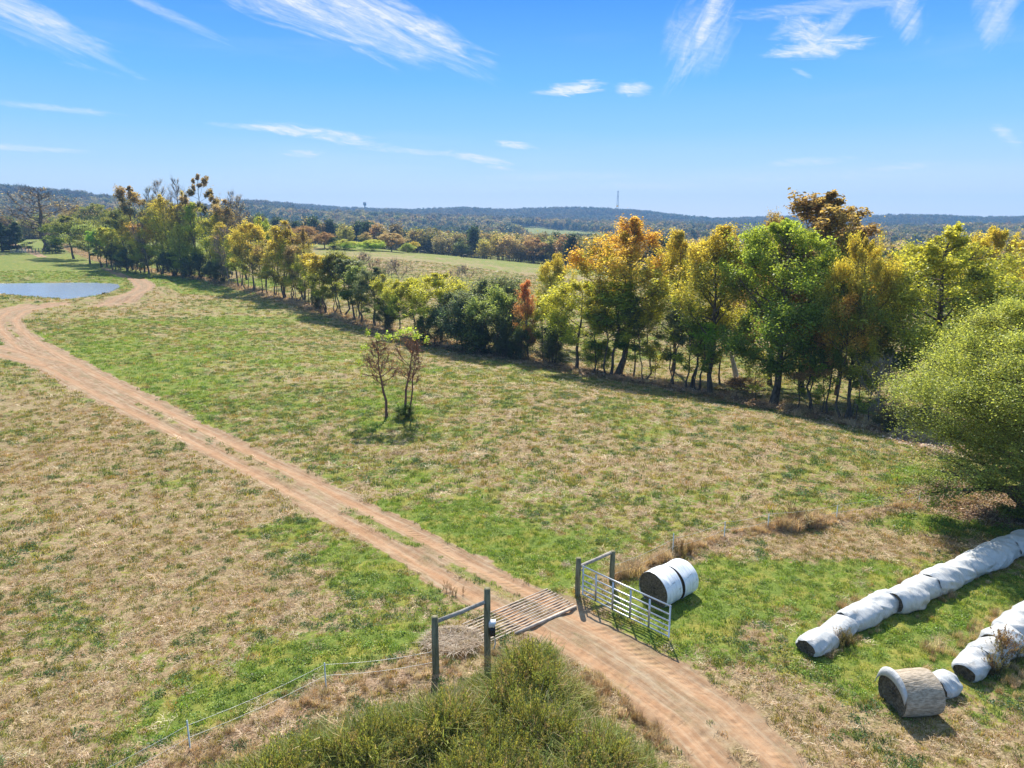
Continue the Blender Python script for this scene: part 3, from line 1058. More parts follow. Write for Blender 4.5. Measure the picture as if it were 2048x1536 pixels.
SPECIES = {
    'oak': [dict(seed=s, Ht=15, Wd=12.5, crown0=0.20, prof='oak', nb=36, nsec=9, leaves=62000, lsize=0.135, trunk_r=0.30, up=0.55, spread=0.5, bare=0.06, clump=1.2) for s in (11, 12, 13)],
    'maple': [dict(seed=s, Ht=14, Wd=8.5, crown0=0.22, prof='oak', nb=32, nsec=8, leaves=34000, lsize=0.118, trunk_r=0.22, up=0.95, spread=0.5, bare=0.08, clump=1.1) for s in (21, 22)],
    'round': [dict(seed=s, Ht=9, Wd=7.0, crown0=0.25, prof='round', nb=20, nsec=8, leaves=15000, lsize=0.125, trunk_r=0.13, up=0.7, spread=0.55, bare=0.05, clump=1.2, sides=5) for s in (31, 32)],
    'poplar': [dict(seed=s, Ht=16, Wd=6.2, crown0=0.08, prof='poplar', nb=44, nsec=6, leaves=17000, lsize=0.13, trunk_r=0.13, stems=3, up=1.15, spread=0.6, bare=0.05, clump=1.5, sides=4) for s in (41, 42, 43)],
    'tuft': [dict(seed=s, Ht=18, Wd=9.5, crown0=0.36, prof='oak', nb=22, nsec=7, leaves=13000, lsize=0.19, trunk_r=0.20, up=0.85, spread=0.4, bare=0.15, leafy_from=0.5, clump=1.1, tipbias=1.6) for s in (51, 52)],
    'bare': [dict(seed=s, Ht=14, Wd=9.5, crown0=0.25, prof='round', nb=34, nsec=10, leaves=900, lsize=0.12, trunk_r=0.26, up=0.8, spread=0.55, bare=0.2, twigs=True) for s in (61, 62)],
    'slender': [dict(seed=s, Ht=9, Wd=3.8, crown0=0.30, prof='vase', nb=18, nsec=6, leaves=8000, lsize=0.105, trunk_r=0.075, stems=st, up=1.0, spread=0.6, bare=0.1, clump=1.6, sides=4) for s, st in ((71, 1), (72, 2), (73, 2))],
    'shrub': [dict(seed=s, Ht=5, Wd=5.2, crown0=0.03, prof='shrub', nb=36, nsec=8, leaves=19000, lsize=0.095, trunk_r=0.05, stems=5, up=0.9, spread=0.6, bare=0.03, leafy_from=0.15, clump=1.4, sides=4) for s in (81, 82)],
    'cedar': [dict(seed=s, Ht=8, Wd=3.8, crown0=0.03, prof='cone', nb=50, nsec=6, leaves=16000, lsize=0.12, trunk_r=0.12, up=0.25, spread=0.4, bare=0.0, leafy_from=0.1, clump=1.0, sides=4) for s in (91,)],
    'sapling': [dict(seed=s, Ht=5, Wd=2.8, crown0=0.2, prof='vase', nb=12, nsec=5, leaves=3200, lsize=0.10, trunk_r=0.04, up=1.0, spread=0.6, bare=0.05, clump=1.8, sides=4) for s in (101, 102)],
    'naked': [dict(seed=s, Ht=6, Wd=4.2, crown0=0.15, prof='vase', nb=18, nsec=9, leaves=700, lsize=0.07, trunk_r=0.05, stems=3, up=1.0, spread=0.6, bare=0.3, twigs=True, sides=4) for s in (111,)],
    'willow': [dict(seed=3, Ht=10.6, Wd=11.0, crown0=0.045, prof='round', nb=70, nsec=13, leaves=215000, lsize=0.060, trunk_r=0.34, up=0.42, droop=0.16, spread=0.5, bare=0.04, leafy_from=0.2, clump=1.1, sides=6)],
    'litter_bush': [dict(seed=121, Ht=1.6, Wd=3.0, crown0=0.02, prof='shrub', nb=20, nsec=6, leaves=2500, lsize=0.07, trunk_r=0.03, stems=6, up=0.5, spread=0.6, bare=0.0, leafy_from=0.1, clump=1.0, sides=4, twigs=True)],
}
_proto = {}


def proto(sp, var):
    key = (sp, var % len(SPECIES[sp]))
    if key in _proto:
        return _proto[key]
    p = SPECIES[sp][key[1]]
    wood, lf = gen_tree(**p)
    bark = M_BARKP if sp in ('naked',) else M_BARK
    wm = wood.mesh(sp + '_trunk', bark)
    V = np.concatenate(wood.V)
    lm = None
    if lf:
        lm = mesh_np(sp + '_crown', lf[0], lf[1], M_LEAF, lf[2])
        V = np.concatenate([V, lf[0]])
    hh = float(np.percentile(V[:, 2], 99.7))
    ww = float(np.percentile(V[:, 0], 96) - np.percentile(V[:, 0], 4))
    _proto[key] = (wm, lm, hh, ww)
    return _proto[key]


# colours (albedo)
COL = dict(
    green=(0.11, 0.18, 0.022), dgreen=(0.07, 0.11, 0.03), olive=(0.19, 0.20, 0.04), yellow=(0.38, 0.37, 0.045), ygreen=(0.25, 0.31, 0.035), gold=(0.42, 0.34, 0.045),
    orange=(0.48, 0.30, 0.05), rust=(0.30, 0.18, 0.07), brown=(0.27, 0.19, 0.075), tan=(0.38, 0.29, 0.15), greyg=(0.15, 0.18, 0.10), lime=(0.28, 0.44, 0.03), red=(0.42, 0.16, 0.05),
    wlow=(0.17, 0.22, 0.05), wtop=(0.31, 0.34, 0.075), bluegreen=(0.065, 0.115, 0.07), dark=(0.058, 0.08, 0.034), palegreen=(0.22, 0.27, 0.08), pink=(0.36, 0.24, 0.18))


def plant(name, sp, var, px, py, top, wpx, ca, cb, label, cat='tree', group=None, push=0.0, rz=None, bark=None):
    """stand a tree on the ground under pixel (px,py), its top at row top, crown wpx wide; push moves it back along the ground"""
    x, y, z = at(px, py)
    r = math.hypot(x, y)
    if push:
        x, y = x * (r + push) / r, y * (r + push) / r
        z = tz(x, y)
        r += push
    wm, lm, hh, ww = proto(sp, var)
    ht = H0 + r * elev_tan(px, top) - z
    dz = y * P_C + (H0 - z) * P_S
    wid = wpx / F * dz
    root = empty(name, (x, y, z - 0.05), rz if rz is not None else random.Random(px * 7 + top).uniform(0, 6.28))
    sx = wid / ww
    sz = ht / hh
    root.scale = (sx, sx, sz)
    t = link('trunk', wm, root)
    if lm is not None:
        c = link('crown', lm, root)
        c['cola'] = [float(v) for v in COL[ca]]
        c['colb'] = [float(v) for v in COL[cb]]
    tag(root, label, cat, group)
    return root


TLG = 'trees of the fence row across the field'
TREES = [
    # name, species, variant, px, py, top, width px, colour low, colour high, label
    ('cedar', 'cedar', 0, 6, 503, 446, 40, 'dgreen', 'dgreen', 'dark evergreen cut off by the left edge of the photo'),
    ('cedar', 'cedar', 0, 32, 503, 444, 34, 'dgreen', 'bluegreen', 'dark pointed evergreen left of the far farm gate'),
    ('bare_tree', 'bare', 0, 93, 502, 374, 140, 'brown', 'tan', 'big leafless tree with wide crown above the far farm gate'),
    ('shrub', 'cedar', 0, 113, 507, 470, 24, 'dgreen', 'dgreen', 'small dark upright evergreen just right of the big leafless tree trunk'),
    ('round_tree', 'round', 0, 148, 518, 432, 66, 'green', 'olive', 'rounded olive green tree, first of the fence row past the pond'),
    ('round_tree', 'round', 1, 180, 528, 446, 56, 'olive', 'palegreen', 'pale olive rounded tree second in the row past the pond'),
    ('round_tree', 'round', 0, 214, 534, 450, 40, 'olive', 'palegreen', 'pale greyish round tree third in the row past the pond'),
    ('narrow_tree', 'slender', 1, 206, 534, 462, 30, 'green', 'lime', 'bright green narrow tree in front of the pale round trees'),
    ('dark_shrub', 'shrub', 0, 240, 540, 482, 44, 'dark', 'dgreen', 'dark rounded shrub left of the far bend of the track'),
    ('dark_shrub', 'shrub', 1, 268, 544, 490, 42, 'dark', 'bluegreen', 'dark shrub directly above the far bend of the track'),
    ('oak_tree', 'oak', 1, 160, 478, 412, 60, 'green', 'brown', 'green tree with orange brown top behind the pale round trees'),
    ('oak_tree', 'oak', 0, 200, 490, 408, 60, 'green', 'olive', 'wide green tree behind the row, left of the ragged brown topped tree'),
    ('ragged_tree', 'tuft', 0, 266, 540, 373, 60, 'dgreen', 'brown', 'ragged brown tree with open tufted top, leftmost above the skyline'),
    ('oak_tree', 'oak', 2, 248, 525, 418, 66, 'olive', 'olive', 'dull olive tree beneath the leftmost ragged brown crown'),
    ('young_tree', 'slender', 1, 286, 546, 446, 42, 'olive', 'orange', 'slim tree with orange top over dark shrubs near the track bend'),
    ('twiggy_tree', 'naked', 0, 303, 548, 424, 44, 'pink', 'pink', 'grey brown twiggy tree left of the tall golden poplars'),
    ('poplar', 'poplar', 0, 325, 549, 400, 46, 'ygreen', 'gold', 'yellow gold poplar at the left side of the tallest clump'),
    ('poplar', 'poplar', 1, 348, 551, 384, 58, 'ygreen', 'gold', 'tall golden poplar below the bare tree tops'),
    ('bare_tree', 'bare', 1, 338, 545, 358, 44, 'brown', 'brown', 'tall bare tree rising above the golden poplars, left one of two'),
    ('bare_tree', 'bare', 0, 371, 548, 355, 42, 'brown', 'brown', 'tall bare tree rising above the golden poplars, right one of two'),
    ('bare_tree', 'bare', 1, 318, 545, 372, 36, 'green', 'olive', 'shorter bare tree with a few dark leaves left of the tall bare pair'),
    ('poplar', 'poplar', 2, 380, 553, 394, 46, 'ygreen', 'tan', 'brownish poplar between the golden and the lime green ones'),
    ('poplar', 'poplar', 0, 405, 556, 406, 42, 'ygreen', 'ygreen', 'narrow yellow green poplar under the tallest ragged tree'),
    ('poplar', 'poplar', 1, 431, 561, 418, 40, 'ygreen', 'yellow', 'lime yellow poplar just right of the tallest ragged tree trunk'),
    ('ragged_tree', 'tuft', 1, 420, 550, 350, 56, 'dgreen', 'brown', 'tallest ragged dark brown tree standing highest against the sky at left'),
    ('oak_tree', 'poplar', 2, 456, 556, 400, 50, 'olive', 'tan', 'olive brown tree with rusty top right of the tallest ragged tree'),
    ('bare_tree', 'bare', 0, 474, 556, 380, 34, 'brown', 'tan', 'thin bare tree against the sky right of the rusty topped tree'),
    ('bare_tree', 'bare', 1, 494, 560, 388, 36, 'brown', 'tan', 'rightmost bare tree top of the tall clump, over orange crowns'),
    ('shrub', 'shrub', 0, 350, 553, 500, 50, 'dark', 'bluegreen', 'dark bushy shrub at the foot of the golden poplars'),
    ('shrub', 'shrub', 1, 392, 560, 505, 44, 'dark', 'dgreen', 'dark shrub at the foot of the yellow green poplar'),
    ('shrub', 'shrub', 0, 436, 568, 520, 38, 'dark', 'greyg', 'dark shrub below the lime yellow poplar'),
    ('twiggy_tree', 'naked', 0, 462, 570, 448, 44, 'pink', 'pink', 'grey twiggy tree with leafless crown left of the orange topped pair'),
    ('slender_tree', 'slender', 1, 478, 575, 470, 34, 'ygreen', 'yellow', 'slim yellow green tree with pale twin stems'),
    ('round_tree', 'round', 1, 509, 582, 442, 62, 'olive', 'gold', 'orange topped spreading tree with forked dark trunk by the shadowed bank'),
    ('oak_tree', 'maple', 0, 532, 572, 434, 34, 'green', 'ygreen', 'green crown peeping between the orange topped and golden topped trees'),
    ('slender_tree', 'slender', 0, 536, 590, 480, 34, 'olive', 'brown', 'thin brown stemmed tree between the orange and the golden topped trees'),
    ('poplar', 'poplar', 2, 568, 596, 442, 62, 'olive', 'gold', 'bushy many stemmed tree with rounded golden top'),
    ('thin_tree', 'poplar', 1, 610, 600, 452, 42, 'olive', 'brown', 'rusty brown thin leaved tree right of the golden many stemmed tree'),
    ('slender_tree', 'slender', 2, 598, 604, 490, 34, 'yellow', 'tan', 'thin yellowing tree in front of the rusty brown tree'),
    ('slender_tree', 'slender', 0, 612, 608, 500, 26, 'ygreen', 'olive', 'straight dark stemmed slim tree right of the thin yellowing tree'),
    ('round_tree', 'slender', 1, 656, 625, 508, 54, 'ygreen', 'gold', 'yellow and gold leaved tree with slanting twin stems'),
    ('shrub', 'shrub', 1, 638, 618, 585, 30, 'dark', 'dgreen', 'low dark shrub left of the slanting twin stems'),
    ('slender_tree', 'slender', 2, 690, 632, 500, 56, 'olive', 'olive', 'olive many stemmed tree before the twiggy brush'),
    ('slender_tree', 'slender', 1, 712, 640, 518, 52, 'green', 'greyg', 'grey green many stemmed tree in mid row'),
    ('round_tree', 'maple', 0, 750, 652, 534, 60, 'dgreen', 'greyg', 'dense dark green oval tree left of the yellow green trees'),
    ('twiggy_tree', 'naked', 0, 733, 600, 500, 60, 'pink', 'pink', 'pinkish leafless thicket behind the grey green tree'),
    ('twiggy_tree', 'naked', 0, 790, 620, 515, 64, 'pink', 'pink', 'pinkish leafless thicket above the yellow green trees'),
    ('round_tree', 'round', 0, 802, 668, 560, 52, 'green', 'yellow', 'leftmost yellow green tree leaning over dark undergrowth'),
    ('round_tree', 'round', 1, 832, 672, 552, 62, 'green', 'yellow', 'middle yellow green tree with dark straight trunk'),
    ('round_tree', 'round', 0, 882, 680, 545, 96, 'ygreen', 'yellow', 'broad yellow tree with fanned limbs behind the dark shrubs'),
    ('shrub', 'shrub', 0, 775, 662, 610, 36, 'dark', 'dgreen', 'dark low shrub under the leftmost yellow green tree'),
    ('shrub', 'shrub', 1, 868, 690, 622, 62, 'dark', 'dgreen', 'dark green shrub right behind the lone pair of small trees'),
    ('shrub', 'shrub', 0, 925, 699, 582, 96, 'bluegreen', 'greyg', 'large grey green bush, left one of the two tall bushes'),
    ('shrub', 'shrub', 1, 990, 708, 575, 104, 'dgreen', 'palegreen', 'large grey green bush with light green top, right one of two'),
    ('shrub', 'shrub', 0, 1000, 690, 552, 104, 'greyg', 'greyg', 'dull grey leafless looking bush behind the two tall bushes', ),
    ('shrub', 'shrub', 1, 958, 708, 655, 50, 'dark', 'dark', 'low black green shrub at the foot between the two tall bushes'),
    ('shrub', 'shrub', 1, 1008, 716, 650, 48, 'dark', 'dark', 'low black green shrub at the foot of the light topped bush'),
    ('shrub', 'shrub', 0, 1038, 720, 655, 46, 'dark', 'dgreen', 'dark shrub at the foot of the rusty red tree'),
    ('twiggy_tree', 'naked', 0, 925, 600, 528, 56, 'pink', 'tan', 'low leafless thicket standing in the far pasture edge'),
    ('red_tree', 'poplar', 0, 1060, 718, 560, 40, 'rust', 'red', 'narrow rusty red tree right of the grey green bushes'),
    ('shrub', 'shrub', 1, 1103, 728, 640, 66, 'dark', 'dgreen', 'dark bush left of the spreading yellow tree trunk'),
    ('round_tree', 'round', 0, 1085, 715, 590, 56, 'ygreen', 'yellow', 'yellow leafy sapling clump behind the dark bush'),
    ('gold_tree', 'maple', 0, 1110, 690, 508, 62, 'ygreen', 'gold', 'rounded golden green crown behind the spreading yellow tree'),
    ('round_tree', 'round', 1, 1153, 738, 556, 118, 'ygreen', 'yellow', 'spreading yellow green tree with bare forked limbs left of the tall orange tree'),
    ('tall_tree', 'maple', 1, 1235, 750, 436, 165, 'ygreen', 'orange', 'tall broad tree with orange gold crown in the middle of the row'),
    ('slender_tree', 'slender', 1, 1221, 750, 560, 80, 'green', 'ygreen', 'twin stemmed green tree in front of the tall orange tree'),
    ('shrub', 'shrub', 0, 1190, 742, 680, 50, 'green', 'ygreen', 'low light green bush between the yellow tree and the orange tree'),
    ('slender_tree', 'slender', 0, 1266, 756, 592, 56, 'green', 'greyg', 'thin crooked olive tree right of the tall orange tree trunk'),
    ('sapling', 'sapling', 0, 1310, 764, 680, 40, 'yellow', 'yellow', 'small bright yellow sapling by the fence posts'),
    ('slender_tree', 'slender', 2, 1343, 770, 615, 56, 'dgreen', 'greyg', 'dark leaved twin stemmed tree left of the leaning tree'),
    ('gold_tree', 'maple', 0, 1345, 745, 462, 92, 'ygreen', 'gold', 'orange topped tree directly right of the tall orange tree'),
    ('slender_tree', 'slender', 1, 1376, 776, 580, 74, 'ygreen', 'yellow', 'yellow green tree leaning left beside the dark tall trunk'),
    ('tall_tree', 'maple', 0, 1421, 787, 452, 122, 'green', 'gold', 'tall dark trunked tree with thin orange top left of the big green tree'),
    ('slender_tree', 'slender', 0, 1440, 770, 600, 60, 'olive', 'yellow', 'slim yellow green tree behind the dark tall trunk'),
    ('big_tree', 'oak', 0, 1546, 811, 444, 225, 'green', 'ygreen', 'biggest bright green tree of the row with thick forked trunk'),
    ('sapling', 'sapling', 1, 1512, 800, 690, 46, 'ygreen', 'yellow', 'low yellow green sapling left of the thick forked trunk'),
    ('sapling', 'sapling', 0, 1596, 815, 690, 54, 'ygreen', 'gold', 'low yellow sapling right of the thick forked trunk'),
    ('brown_oak', 'tuft', 0, 1605, 790, 386, 172, 'brown', 'brown', 'tall rust brown tree with ragged top standing highest above the skyline at right'),
    ('brown_oak', 'oak', 1, 1672, 790, 438, 130, 'olive', 'brown', 'rounded rust brown tree right of the ragged topped one'),
    ('brown_oak', 'oak', 2, 1540, 770, 432, 130, 'brown', 'brown', 'rust brown crown showing over the top of the biggest green tree'),
    ('slender_tree', 'slender', 1, 1627, 825, 615, 70, 'tan', 'orange', 'nearly bare forked tree with coral orange tips'),
    ('slender_tree', 'slender', 0, 1655, 830, 600, 60, 'tan', 'orange', 'tall thin mossy stem left of the twin thin stems'),
    ('slender_tree', 'slender', 2, 1681, 840, 560, 66, 'olive', 'orange', 'thin pale green stemmed tree in front of the dark oak trunk'),
    ('slender_tree', 'slender', 0, 1712, 845, 640, 44, 'ygreen', 'yellow', 'thin curved stem right of the dark oak trunk'),
    ('big_oak', 'oak', 2, 1700, 838, 472, 118, 'green', 'gold', 'dark trunked oak with yellow green crown behind the thin stems'),
    ('sapling', 'sapling', 1, 1640, 826, 700, 60, 'ygreen', 'lime', 'bright green understorey sapling under the coral tipped tree'),
    ('sapling', 'sapling', 0, 1735, 848, 710, 60, 'ygreen', 'yellow', 'yellow understorey sapling right of the dark oak trunk'),
    ('twiggy_tree', 'naked', 0, 1762, 856, 705, 70, 'olive', 'olive', 'small crooked bare tree between the oaks and the near willowy tree'),
    ('shrub', 'shrub', 0, 1775, 866, 815, 44, 'dark', 'brown', 'low dark bramble at the right end of the tree row'),
    ('big_oak', 'oak', 1, 1850, 830, 455, 292, 'green', 'yellow', 'widest dark oak with yellow brown crown behind the near willowy tree'),
    ('big_oak', 'oak', 0, 1945, 800, 458, 120, 'green', 'gold', 'oak with rounded crown standing out at the top right of the widest oak'),
    ('big_oak', 'oak', 2, 2062, 830, 540, 200, 'dgreen', 'gold', 'oak cut off by the right edge of the photo above the willowy tree'),
    ('slender_tree', 'slender', 1, 226, 540, 455, 34, 'olive', 'yellow', 'thin yellowish tree between the pale round trees and the dark shrubs'),
    ('poplar', 'poplar', 0, 252, 543, 440, 40, 'ygreen', 'gold', 'gold tinted poplar rising behind the dark shrubs by the track bend'),
    ('poplar', 'poplar', 2, 300, 548, 455, 36, 'ygreen', 'yellow', 'yellow green poplar in front of the grey brown twiggy tree'),
    ('poplar', 'poplar', 1, 364, 556, 440, 42, 'ygreen', 'yellow', 'yellow green poplar before the tall golden one'),
    ('poplar', 'poplar', 0, 446, 566, 445, 38, 'ygreen', 'gold', 'golden green poplar between the lime poplar and the grey twiggy tree'),
    ('slender_tree', 'slender', 2, 492, 580, 480, 34, 'ygreen', 'gold', 'gold leaved slim tree just left of the orange topped forked tree'),
    ('slender_tree', 'slender', 0, 524, 588, 490, 30, 'olive', 'gold', 'slim straight tree touching the right side of the orange topped tree'),
    ('slender_tree', 'slender', 1, 548, 593, 478, 34, 'ygreen', 'gold', 'slim golden tree touching the left side of the golden many stemmed tree'),
    ('slender_tree', 'slender', 2, 586, 600, 482, 34, 'ygreen', 'yellow', 'slim tree touching the right side of the golden many stemmed tree'),
    ('slender_tree', 'slender', 1, 624, 612, 505, 34, 'ygreen', 'gold', 'slim golden tree above the low dark shrub in the row'),
    ('slender_tree', 'slender', 0, 641, 620, 512, 32, 'olive', 'yellow', 'slim olive tree touching the left of the slanting twin stems'),
    ('slender_tree', 'slender', 2, 672, 628, 510, 36, 'ygreen', 'olive', 'slim tree right of the slanting twin stems'),
    ('slender_tree', 'slender', 1, 728, 645, 530, 40, 'olive', 'palegreen', 'pale green slim tree left of the dense dark oval tree'),
    ('slender_tree', 'slender', 0, 770, 658, 548, 40, 'ygreen', 'yellow', 'yellow green slim tree right of the dense dark oval tree'),
    ('slender_tree', 'slender', 2, 1292, 762, 610, 54, 'ygreen', 'yellow', 'yellow green slim tree above the leaning fence post'),
    ('slender_tree', 'slender', 1, 1398, 782, 640, 56, 'ygreen', 'lime', 'light green slim tree directly left of the tall dark trunk'),
    ('slender_tree', 'slender', 0, 1188, 744, 600, 50, 'ygreen', 'yellow', 'light yellow green slim tree filling the gap left of the tall orange tree'),
    ('willowy_tree', 'willow', 0, 2052, 1040, 600, 372, 'wlow', 'wtop', 'large near yellow green tree at the right edge beside the bales'),
]
for i_, t in enumerate(TREES):
    nm, sp, var, px, py, top, wpx, ca, cb, lab = t[:10]
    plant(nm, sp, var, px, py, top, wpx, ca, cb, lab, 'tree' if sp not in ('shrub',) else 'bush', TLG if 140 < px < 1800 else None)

FEG = 'trees along the far edge of the pasture'
EDGE = [
    ('oak', 0, 610, 494, 452, 52, 'brown', 'rust', 'reddish brown tree at the left end of the far pasture edge'),
    ('oak', 1, 650, 497, 463, 38, 'brown', 'rust', 'smaller red brown tree on the far pasture edge'),
    ('shrub', 0, 667, 498, 474, 22, 'dgreen', 'dgreen', 'dark bush left of the bright yellow green bushes on the far edge'),
    ('shrub', 1, 690, 499, 479, 52, 'lime', 'yellow', 'bright yellow green bush, left one of two on the far pasture edge'),
    ('shrub', 0, 746, 501, 479, 42, 'lime', 'yellow', 'bright yellow green bush, right one of two on the far pasture edge'),
    ('maple', 0, 693, 494, 458, 28, 'olive', 'olive', 'olive tree behind the left bright yellow green bush'),
    ('maple', 1, 731, 496, 464, 22, 'olive', 'tan', 'slim olive tree between the two bright bushes'),
    ('oak', 2, 748, 490, 441, 36, 'tan', 'tan', 'tall greyish tree behind the right bright yellow green bush'),
    ('round', 1, 783, 503, 465, 42, 'brown', 'tan', 'rounded grey brown tree left of the green part of the far edge'),
    ('shrub', 1, 814, 505, 486, 26, 'ygreen', 'ygreen', 'light green bush left of the small yellow tree on the far edge'),
    ('round', 0, 828, 506, 482, 18, 'yellow', 'gold', 'small yellow tree on the far pasture edge'),
    ('maple', 0, 845, 506, 472, 26, 'green', 'olive', 'low green tree left of the brownish pair on the far edge'),
    ('maple', 1, 868, 508, 457, 32, 'olive', 'brown', 'brownish olive tree, left of a pair on the far edge'),
    ('maple', 0, 897, 511, 462, 26, 'olive', 'brown', 'brownish olive tree, right of a pair on the far edge'),
    ('cedar', 0, 931, 514, 461, 50, 'bluegreen', 'bluegreen', 'large dark blue green conical tree on the far pasture edge'),
    ('slender', 1, 970, 515, 474, 18, 'brown', 'brown', 'thin brown tree right of the large conical tree'),
    ('round', 1, 985, 517, 486, 22, 'dark', 'dgreen', 'small dark tree right of the large conical tree'),
    ('slender', 0, 1012, 520, 478, 14, 'olive', 'tan', 'very thin tree in the middle of the far edge'),
    ('maple', 1, 1032, 522, 470, 26, 'dgreen', 'greyg', 'grey green tree left of the orange brown round tree'),
    ('round', 0, 1068, 527, 475, 42, 'brown', 'rust', 'orange brown rounded tree at the right end of the far edge'),
]
for sp, var, px, py, top, wpx, ca, cb, lab in EDGE:
    plant('field_edge_tree' if sp != 'shrub' else 'field_edge_bush', sp, var, px, py, top, wpx, ca, cb, lab, 'tree' if sp != 'shrub' else 'bush', FEG)

# ---- the pair of small, nearly bare trees in the field
for (px, py, top, wpx, seed, lab, st, ln) in ((774, 838, 662, 92, 5, 'left small tree of the lone pair, crooked single trunk with reddish twigs', 1, -0.10),
                                              (811, 836, 656, 104, 9, 'right small tree of the lone pair, two stems and a lime green top', 2, 0.03)):
    x, y, z = at(px, py)
    r = math.hypot(x, y)
    ht = H0 + r * elev_tan(px, top) - z
    wid = wpx / F * (y * P_C + H0 * P_S)
    wood, _ = gen_tree(seed=seed, Ht=ht * 0.93, Wd=wid * 1.0, crown0=0.42, prof='round', nb=22, nsec=7, leaves=0, trunk_r=0.11, stems=st, up=0.9, spread=0.6, bare=0, twigs=True, lean=ln, sides=5)
    root = empty('small_tree', (x, y, z - 0.05), 0)
    wood.build('trunk', M_TWIG, root)
    R = np.random.RandomState(seed)
    ctr = []
    spots = [(-.02, .95, .11), (.12, .97, .12), (.26, .91, .10), (.45, .86, .05), (-.12, .90, .06)] if st == 2 else [(-.34, .97, .05), (-.12, .93, .08), (.10, .93, .10), (-.42, .80, .08), (-.55, .64, .08), (-.50, .52, .05)]
    for (fx, fz, fs) in spots:
        n_ = int(190 * fs / .16)
        c = np.stack([R.normal(fx * wid, fs * wid * .5, n_), R.normal(0, fs * wid * .7, n_), R.normal(fz * ht + .12, .13, n_)], -1)
        c[:, 2] += -0.25 * np.abs(c[:, 0] - fx * wid)
        ctr.append(c)
    ctr = np.concatenate(ctr)
    V, Fq = leaf_quads(R, ctr, 0.10, 1.4)
    me = mesh_np('crown', V, Fq, M_LEAF, {'lv': np.repeat(R.rand(len(ctr)), 4), 'lt': np.repeat(ctr[:, 2] / ht, 4), 'lj': np.repeat(R.rand(len(ctr)), 4)})
    c = link('crown', me, root)
    c['cola'] = [0.36, 0.32, 0.03]
    c['colb'] = [0.27, 0.38, 0.03]
    # sparse rusty leaves among the twigs
    n_ = 500
    ctr = np.stack([R.normal(0, wid * .25, n_), R.normal(0, wid * .22, n_), R.uniform(.45, .9, n_) * ht], -1)
    V, Fq = leaf_quads(R, ctr, 0.05, .3)
    me = mesh_np('dead_leaf', V, Fq, M_LEAF, {'lv': np.repeat(R.rand(len(ctr)), 4), 'lt': np.repeat(ctr[:, 2] / ht, 4), 'lj': np.repeat(R.rand(len(ctr)), 4)})
    c = link('dead_leaf', me, root)
    c['kind'] = 'stuff'
    c['cola'] = [0.26, 0.10, 0.05]
    c['colb'] = [0.36, 0.17, 0.07]
    tag(root, lab, 'tree', 'lone pair of small trees in the field')
plant('shrub', 'shrub', 0, 810, 838, 808, 34, 'dgreen', 'green', 'low green bush around the base of the right lone tree', 'bush')
plant('brush_pile', 'litter_bush', 0, 1490, 783, 752, 60, 'rust', 'rust', 'reddish brown dead brush left of the biggest green tree trunk', 'brush')
# pale leaning dead trunk
x, y, z = at(1474, 765)
mb = MB()
mb.tube([(0, 0, -0.1), (-0.25, 0.1, 1.2), (-0.62, 0.2, 2.5), (-0.85, 0.3, 3.3)], [0.33, 0.28, 0.2, 0.1], 8)
mb.tube([(-0.62, 0.2, 2.4), (-0.3, 0.1, 3.1)], [0.09, 0.04], 6)
tag(mb.build('dead_trunk', make_bark('bleached_bark', (0.42, 0.38, 0.36), (0.62, 0.58, 0.55)), loc=(x, y, z)), 'pale leaning dead trunk left of the biggest green tree', 'tree trunk')


# ============================================================ point-instanced stuff
def instancer(name, coll, pos, rot, scl, idx, ca, cb, label):
    me = bpy.data.meshes.new(name)
    n = len(pos)
    me.vertices.add(n)
    me.vertices.foreach_set('co', np.asarray(pos, np.float32).ravel())
    for nm, ty, arr, key in (('rot', 'FLOAT_VECTOR', rot, 'vector'), ('scl', 'FLOAT_VECTOR', scl, 'vector'), ('idx', 'INT', idx, 'value')):
        a = me.attributes.new(nm, ty, 'POINT')
        a.data.foreach_set(key, np.asarray(arr, np.int32 if ty == 'INT' else np.float32).ravel())
    for nm, arr in (('cola', ca), ('colb', cb)):
        a = me.attributes.new(nm, 'FLOAT_COLOR', 'POINT')
        c4 = np.concatenate([np.asarray(arr, np.float32), np.ones((n, 1), np.float32)], 1)
        a.data.foreach_set('color', c4.ravel())
    o = link(name, me)
    g = bpy.data.node_groups.new(name + '_scatter', 'GeometryNodeTree')
    g.interface.new_socket('Geometry', in_out='INPUT', socket_type='NodeSocketGeometry')
    g.interface.new_socket('Geometry', in_out='OUTPUT', socket_type='NodeSocketGeometry')
    gi = g.nodes.new('NodeGroupInput')
    go = g.nodes.new('NodeGroupOutput')
    ip = g.nodes.new('GeometryNodeInstanceOnPoints')
    ci = g.nodes.new('GeometryNodeCollectionInfo')
    ci.inputs['Collection'].default_value = coll
    ci.inputs['Separate Children'].default_value = True
    ci.inputs['Reset Children'].default_value = True
    ip.inputs['Pick Instance'].default_value = True
    g.links.new(gi.outputs[0], ip.inputs['Points'])
    g.links.new(ci.outputs[0], ip.inputs['Instance'])
    for nm, ty, sock in (('rot', 'FLOAT_VECTOR', 'Rotation'), ('scl', 'FLOAT_VECTOR', 'Scale'), ('idx', 'INT', 'Instance Index')):
        na = g.nodes.new('GeometryNodeInputNamedAttribute')
        na.data_type = ty
        na.inputs['Name'].default_value = nm
        out = [s_ for s_ in na.outputs if s_.enabled and s_.name == 'Attribute'][0]
        g.links.new(out, ip.inputs[sock])
    g.links.new(ip.outputs[0], go.inputs[0])
    md = o.modifiers.new('scatter', 'NODES')
    md.node_group = g
    tag(o, label, kind='stuff')
    return o


def protos(name, meshes):
    c = bpy.data.collections.new(name)
    for i, me in enumerate(meshes):
        o = bpy.data.objects.new('%s_%02d' % (name, i), me)
        c.objects.link(o)
    return c


